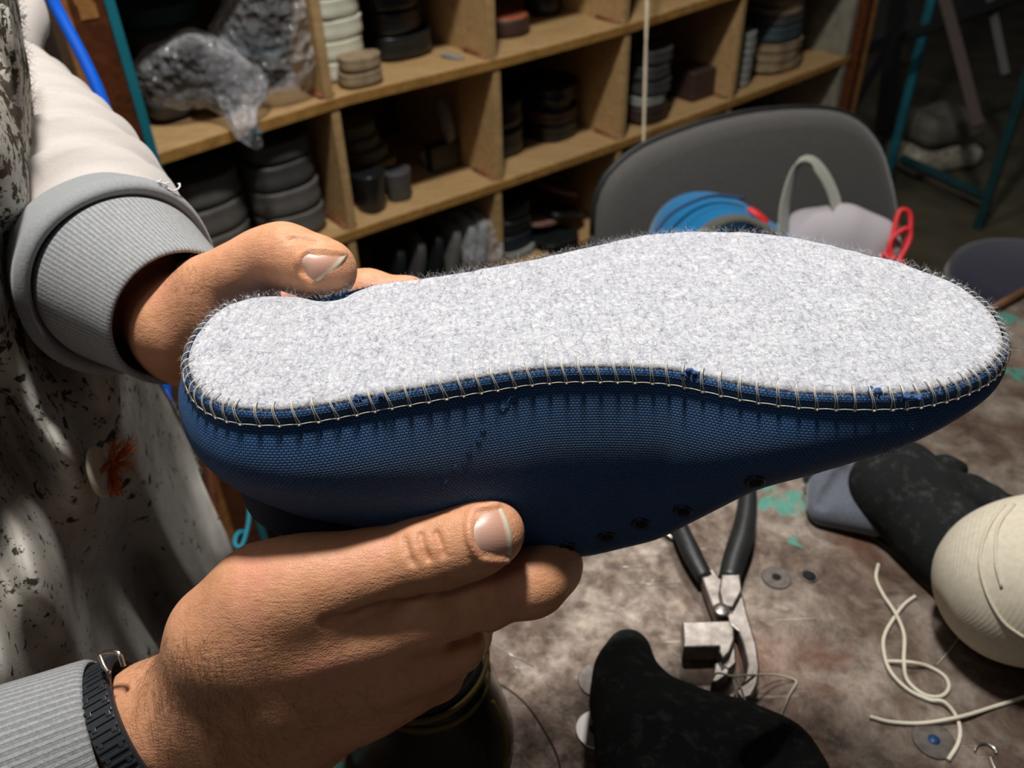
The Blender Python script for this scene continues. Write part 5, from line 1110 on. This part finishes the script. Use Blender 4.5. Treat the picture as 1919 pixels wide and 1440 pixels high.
# ---- gloves
GV = MT('black_knit_glove', (.02, .022, .022), .9, spec=.15); GV.color(GV.mix(GV.ramp(GV.noise(110, 5, .7), [(.52, (0, 0, 0)), (.72, (.55, .55, .55))]), (.012, .0135, .0135), (.075, .078, .078))); GV.bump(GV.noise(1200, 3, .7), .7, .0008); GV.bump(GV.noise(700, 4, .7), .8, .001); GV = GV.m
GC = cloth_mat('grey_blue_knit', (.11, .12, .15), .25)
def gp(lst):      # (px, py, height above the table, radius in px)
    P, r = [], []
    for x, y, h, q in lst: p = PZ(x, y, TZ + h); P.append(p); r.append(q * proj(p)[2] / F)
    return P, r
fd = Field(PZ(1340, 1400, TZ) - [.13, .12, .0], PZ(1340, 1400, TZ) + [.13, .12, .09], .002)
fd.chain(*gp([(1178, 1222, .016, 42), (1172, 1265, .020, 50), (1178, 1320, .024, 62), (1220, 1400, .03, 95), (1240, 1520, .03, 120)]), k=.014)
fd.chain(*gp([(1215, 1330, .022, 62), (1290, 1365, .024, 60), (1380, 1390, .024, 62), (1460, 1425, .024, 62), (1490, 1470, .022, 66)]), k=.016)
fd.chain(*gp([(1280, 1430, .028, 85), (1400, 1470, .028, 90), (1460, 1540, .028, 90)]), k=.016)
surf_crease(fd, [(1560, 1400), (1490, 1392), (1430, 1425)], .004, 0, .008, .3, .7); surf_crease(fd, [(1400, 1440), (1470, 1400), (1500, 1375)], .003, 0, .008, .3, .7)
V, Q = fd.mesh(); V = relax(V, Q, 3); V[:, 2] = np.maximum(V[:, 2], TZ + .0005); g1 = obj('work_glove', V, Q, GV); tag(g1, 'black dusty work glove at the lower middle with one finger pointing up', 'glove', )
fd = Field(PZ(1690, 940, TZ) - [.14, .15, .01], PZ(1690, 940, TZ) + [.14, .14, .09], .002)
fd.chain(*gp([(1662, 925, .028, 56), (1690, 905, .03, 60), (1745, 930, .03, 52)]), k=.02); fd.chain(*gp([(1650, 900, .028, 42), (1690, 880, .03, 40)]), k=.02)
fd.chain(*gp([(1700, 888, .03, 32), (1770, 878, .024, 22), (1796, 880, .02, 18)]), k=.008); fd.chain(*gp([(1740, 905, .03, 34), (1820, 915, .024, 22), (1860, 928, .02, 20)]), k=.008); fd.chain(*gp([(1750, 935, .028, 36), (1850, 945, .022, 24), (1900, 952, .02, 22)]), k=.008); fd.chain(*gp([(1740, 960, .024, 36), (1810, 1000, .02, 30), (1850, 1060, .018, 30)]), k=.010)
fd.chain(*gp([(1700, 960, .02, 60), (1770, 1020, .018, 68), (1790, 1080, .016, 40)]), k=.02)
V, Q = fd.mesh(); V = relax(V, Q, 3); V[:, 2] = np.maximum(V[:, 2], TZ + .0005); g2_ = obj('work_glove', V, Q, GV); tag(g2_, 'black work glove with grey knitted cuff behind the thread spool', 'glove')
fd = Field(PZ(1565, 930, TZ) - [.06, .08, .01], PZ(1565, 930, TZ) + [.07, .07, .07], .0015)
for t in np.linspace(0, 1, 9): fd.cap(*[gp([(1640, 868 + 108 * t, .022 - .010 * t, 27), (1542, 905 + 58 * t, .013 - .005 * t, 20)])[0][i] for i in (0, 1)], *gp([(1640, 868 + 108 * t, .018, 30), (1542, 905 + 58 * t, .013, 20)])[1], k=.008)
fd.chain(*gp([(1560, 890, .02, 14), (1580, 870, .024, 16), (1600, 862, .026, 16)]), k=.008)
surf_crease(fd, [(1540, 945), (1556, 920), (1572, 896), (1580, 880)], .0026, 0, .005, .3, .9)
V, Q = fd.mesh(); V = relax(V, Q, 2); V[:, 2] = np.maximum(V[:, 2], TZ + .0005); o = obj('knit_cuff', V, Q, GC, g2_); o['label'] = 'grey-blue knitted cuff'
fd = Field(PZ(1545, 890, TZ) - [.05, .04, .01], PZ(1545, 890, TZ) + [.05, .05, .06], .0018); fd.chain(*gp([(1520, 898, .012, 16), (1548, 888, .016, 20), (1575, 880, .018, 16)]), k=.01)
V, Q = fd.mesh(); o = obj('black_film', V, Q, plain('glossy_black_film', (.02, .025, .03), .12, var=.4, scale=90, bump=.8, bscale=120, bd=.003, spec=.8)); tag(o, 'crumpled glossy black film beside the grey glove cuff', 'plastic film')
# ---- spool of thread
def spool_mat():
    m = MT('cream_thread_winding', (.62, .56, .44), .75, spec=.25); uv = m.co('UV')
    sp = m.n('ShaderNodeSeparateXYZ', {0: uv}); w1 = m.math('SINE', m.math('MULTIPLY', sp.outputs[1], 2 * math.pi * 150)); w2 = m.math('SINE', m.math('ADD', m.math('MULTIPLY', sp.outputs[0], 2 * math.pi * 60), m.math('MULTIPLY', sp.outputs[1], 240)))
    m.color(m.mix(.25, m.ramp(m.noise(300, 3), [(.3, (.60, .54, .43)), (.7, (.68, .62, .50))]), m.ramp(w1, [(0, (.7, .68, .62)), (.5, (1, 1, 1))]), 'MULTIPLY')); b = m.bump(w1, .25, .0004); m.bump(w2, .15, .0003, b); return m.m
KS = 1.104; spc = PD(1925, 1092, .455 * KS); spa = PD(1985, 1075, .455 ) - PD(1865, 1110, .455) ; spa[2] = 0; spa = np.array([.95, .10, .30]); spa /= np.linalg.norm(spa)
u = np.cross(spa, [0, 1, .3]); u /= np.linalg.norm(u); v = np.cross(spa, u); prof = dense([(-.0455, .0002), (-.0440, .014), (-.036, .028), (-.022, .0385), (-.006, .0435), (.012, .044), (.03, .040), (.043, .030), (.048, .016)], 70) * KS
a = np.linspace(0, 2 * np.pi, 97); V = np.concatenate([spc + spa * h + r * (np.cos(a)[:, None] * u + np.sin(a)[:, None] * v) for h, r in prof]); U = np.concatenate([np.stack([a / 6.28318, np.full(97, i / 70)], 1) for i in range(70)])
Fc = [(i * 97 + j, i * 97 + j + 1, (i + 1) * 97 + j + 1, (i + 1) * 97 + j) for i in range(69) for j in range(96)]
spo = obj('thread_spool', V, Fc, spool_mat(), None, True, U); tag(spo, 'large spool of cream waxed thread at the right edge of the table', 'thread spool')
def on_spool(h, an, lift=.0004): r = np.interp(h, prof[:, 0], prof[:, 1]) + lift; return spc + spa * h + r * (math.cos(an) * u + math.sin(an) * v)
CT_ = plain('cream_waxed_thread', (.58, .53, .42), .6, var=.1, scale=900, bump=.3, bscale=2500, bd=.0003)
def on_sp_px(px, py):
    q = proj(V); d = np.hypot(q[:, 0] - px, q[:, 1] - py) + (q[:, 2] > spc @ R[:, 2] - CAM @ R[:, 2]) * 1e4; i = np.argmin(d); n_ = V[i] - spc; n_ -= n_ @ spa * spa; n_ /= np.linalg.norm(n_); return V[i] + n_ * .0007
Vt_, Fct = tube(spline([on_sp_px(*q) for q in [(1885, 948), (1850, 990), (1836, 1045), (1848, 1110), (1880, 1160), (1918, 1195)]], 40), .0009, 7); o = obj('loose_winding', Vt_, Fct, CT_, spo)
Vt_, Fct = tube(spline([on_sp_px(*q) for q in [(1905, 945), (1872, 990), (1862, 1050), (1875, 1105)]], 30), .0008, 7); o = obj('loose_winding', Vt_, Fct, CT_, spo)
# ---- loose thread ends on the table
def string(name, pts, r, label, mt=CT_, h=None):
    P = [tp(x, y, (q[0] if q else .0012)) for x, y, *q in pts]; V_, F_ = tube(spline(P, 30 + 12 * len(P)), r, 8); o = obj(name, V_, F_, mt); tag(o, label, 'thread'); return o
string('waxed_thread', [(1646, 1058), (1642, 1085), (1655, 1115), (1678, 1150, .003), (1694, 1190), (1694, 1240, .004), (1700, 1275), (1730, 1302), (1762, 1306), (1778, 1290), (1770, 1268), (1740, 1250), (1705, 1242, .0045), (1662, 1240)], .0012, 'cream thread with its end curling up and looping back on the table')
string('waxed_thread', [(1715, 1118), (1694, 1134), (1676, 1158, .0012), (1658, 1190), (1656, 1220), (1668, 1258, .002), (1700, 1292), (1740, 1312), (1768, 1316, .0035), (1790, 1340), (1799, 1368), (1795, 1395), (1777, 1425)], .0012, 'cream thread running from beside the black glove down to the bottom right')
string('waxed_thread', [(1630, 1344), (1670, 1354), (1730, 1356), (1800, 1344, .0035), (1860, 1326), (1925, 1305), (1980, 1280)], .0012, 'cream thread crossing the bottom right towards the photo edge')
string('thin_thread', [(1335, 1272, .015), (1345, 1262, .018), (1375, 1268, .018), (1400, 1266, .016), (1450, 1265, .006), (1482, 1272, .002), (1492, 1280), (1478, 1305), (1462, 1345)], .0007, 'thin cream thread lying across the plier jaws')
string('thin_thread', [(1372, 1266, .017), (1378, 1290, .016), (1382, 1315, .014), (1392, 1330, .012), (1398, 1325, .012), (1390, 1295, .016), (1380, 1272, .018)], .0007, 'thin cream thread loop hanging between the plier jaws and the glove')
string('thin_thread', [(1803, 1180), (1790, 1205), (1770, 1230), (1756, 1246)], .0002, 'hair-thin pale fibre left of the thread spool')
NL_ = MT('shiny_nail_steel', (.7, .7, .66), .25, 1.0).m
string('bent_nail', [(1826, 1408), (1834, 1396), (1848, 1394), (1862, 1402), (1868, 1412)], .0007, 'small bent wire nail at the lower right corner', NL_); string('wire_nail', [(1856, 1420), (1862, 1436), (1870, 1452)], .0011, 'straight bright wire nail at the lower right corner', NL_)
for o in bpy.data.objects:
    if o.name.startswith(('bent_nail', 'wire_nail')): o['category'] = 'nail'
V, Fc = tube([PD(1838, 590, .88), PD(1960, 522, .98)], .0035, 10); o = obj('wooden_rod', [tuple(q) for q in tube([tp(1830, 596, .004), tp(1940, 535, .004)], .0042, 10)[0]], Fc, plain('brown_rod_wood', (.10, .045, .018), .5)); tag(o, 'thin brown rod lying on the far edge of the table', 'rod')
string('brown_lace', [(1625, 1000, .0015), (1680, 1040, .0015), (1735, 1095, .0015), (1780, 1140, .0015)], .0016, 'dull brown strip edge running beneath the dark glove', plain('dull_brown_cord', (.06, .045, .02), .8, bump=0))
# ---- dark tapered pot with rubber bands under the near hand
pc = PD(788, 1228, .435); POT = plain('dark_tinted_glass', (.018, .018, .012), .18, var=.2, bump=0, spec=.6); OB = plain('olive_rubber_band', (.16, .115, .012), .5, var=.2, bump=0)
hb = pc[2] - TZ; prof = [(.0, .0), (.044, .0), (.046, .003), (.0455, .01), (.0385, hb * .6), (.032, hb * .92), (.0315, hb), (.0295, hb), (.029, hb - .004), (.0, hb - .006)]
pot = empty('dark_pot', 'dark tapered pot with olive rubber bands standing under the near hand', 'pot', loc=(pc[0], pc[1], TZ))
V, Fc = lathe(prof, 48, np.array([pc[0], pc[1], TZ + .0005])); o = obj('pot_body', V, Fc, POT); par(o, pot)
for k, (dz, tl) in enumerate([(-.006, .10), (-.013, -.12)]):
    a = np.linspace(0, 2 * np.pi, 50); P = np.array([[pc[0] + .0338 * math.cos(t), pc[1] + .0338 * math.sin(t), pc[2] + dz + .0338 * math.cos(t) * tl] for t in a]); V, Fc = tube(P, .0015, 7, flat=1.4); o = obj('rubber_band', V, Fc, OB); par(o, pot)
V, Fc = tube(spline([PD(922, 1315, .43), PD(944, 1360, .435), PD(950, 1400, .44), PD(945, 1450, .45)], 20), .0012, 7); o = obj('rubber_band', V, Fc, OB); par(o, pot)
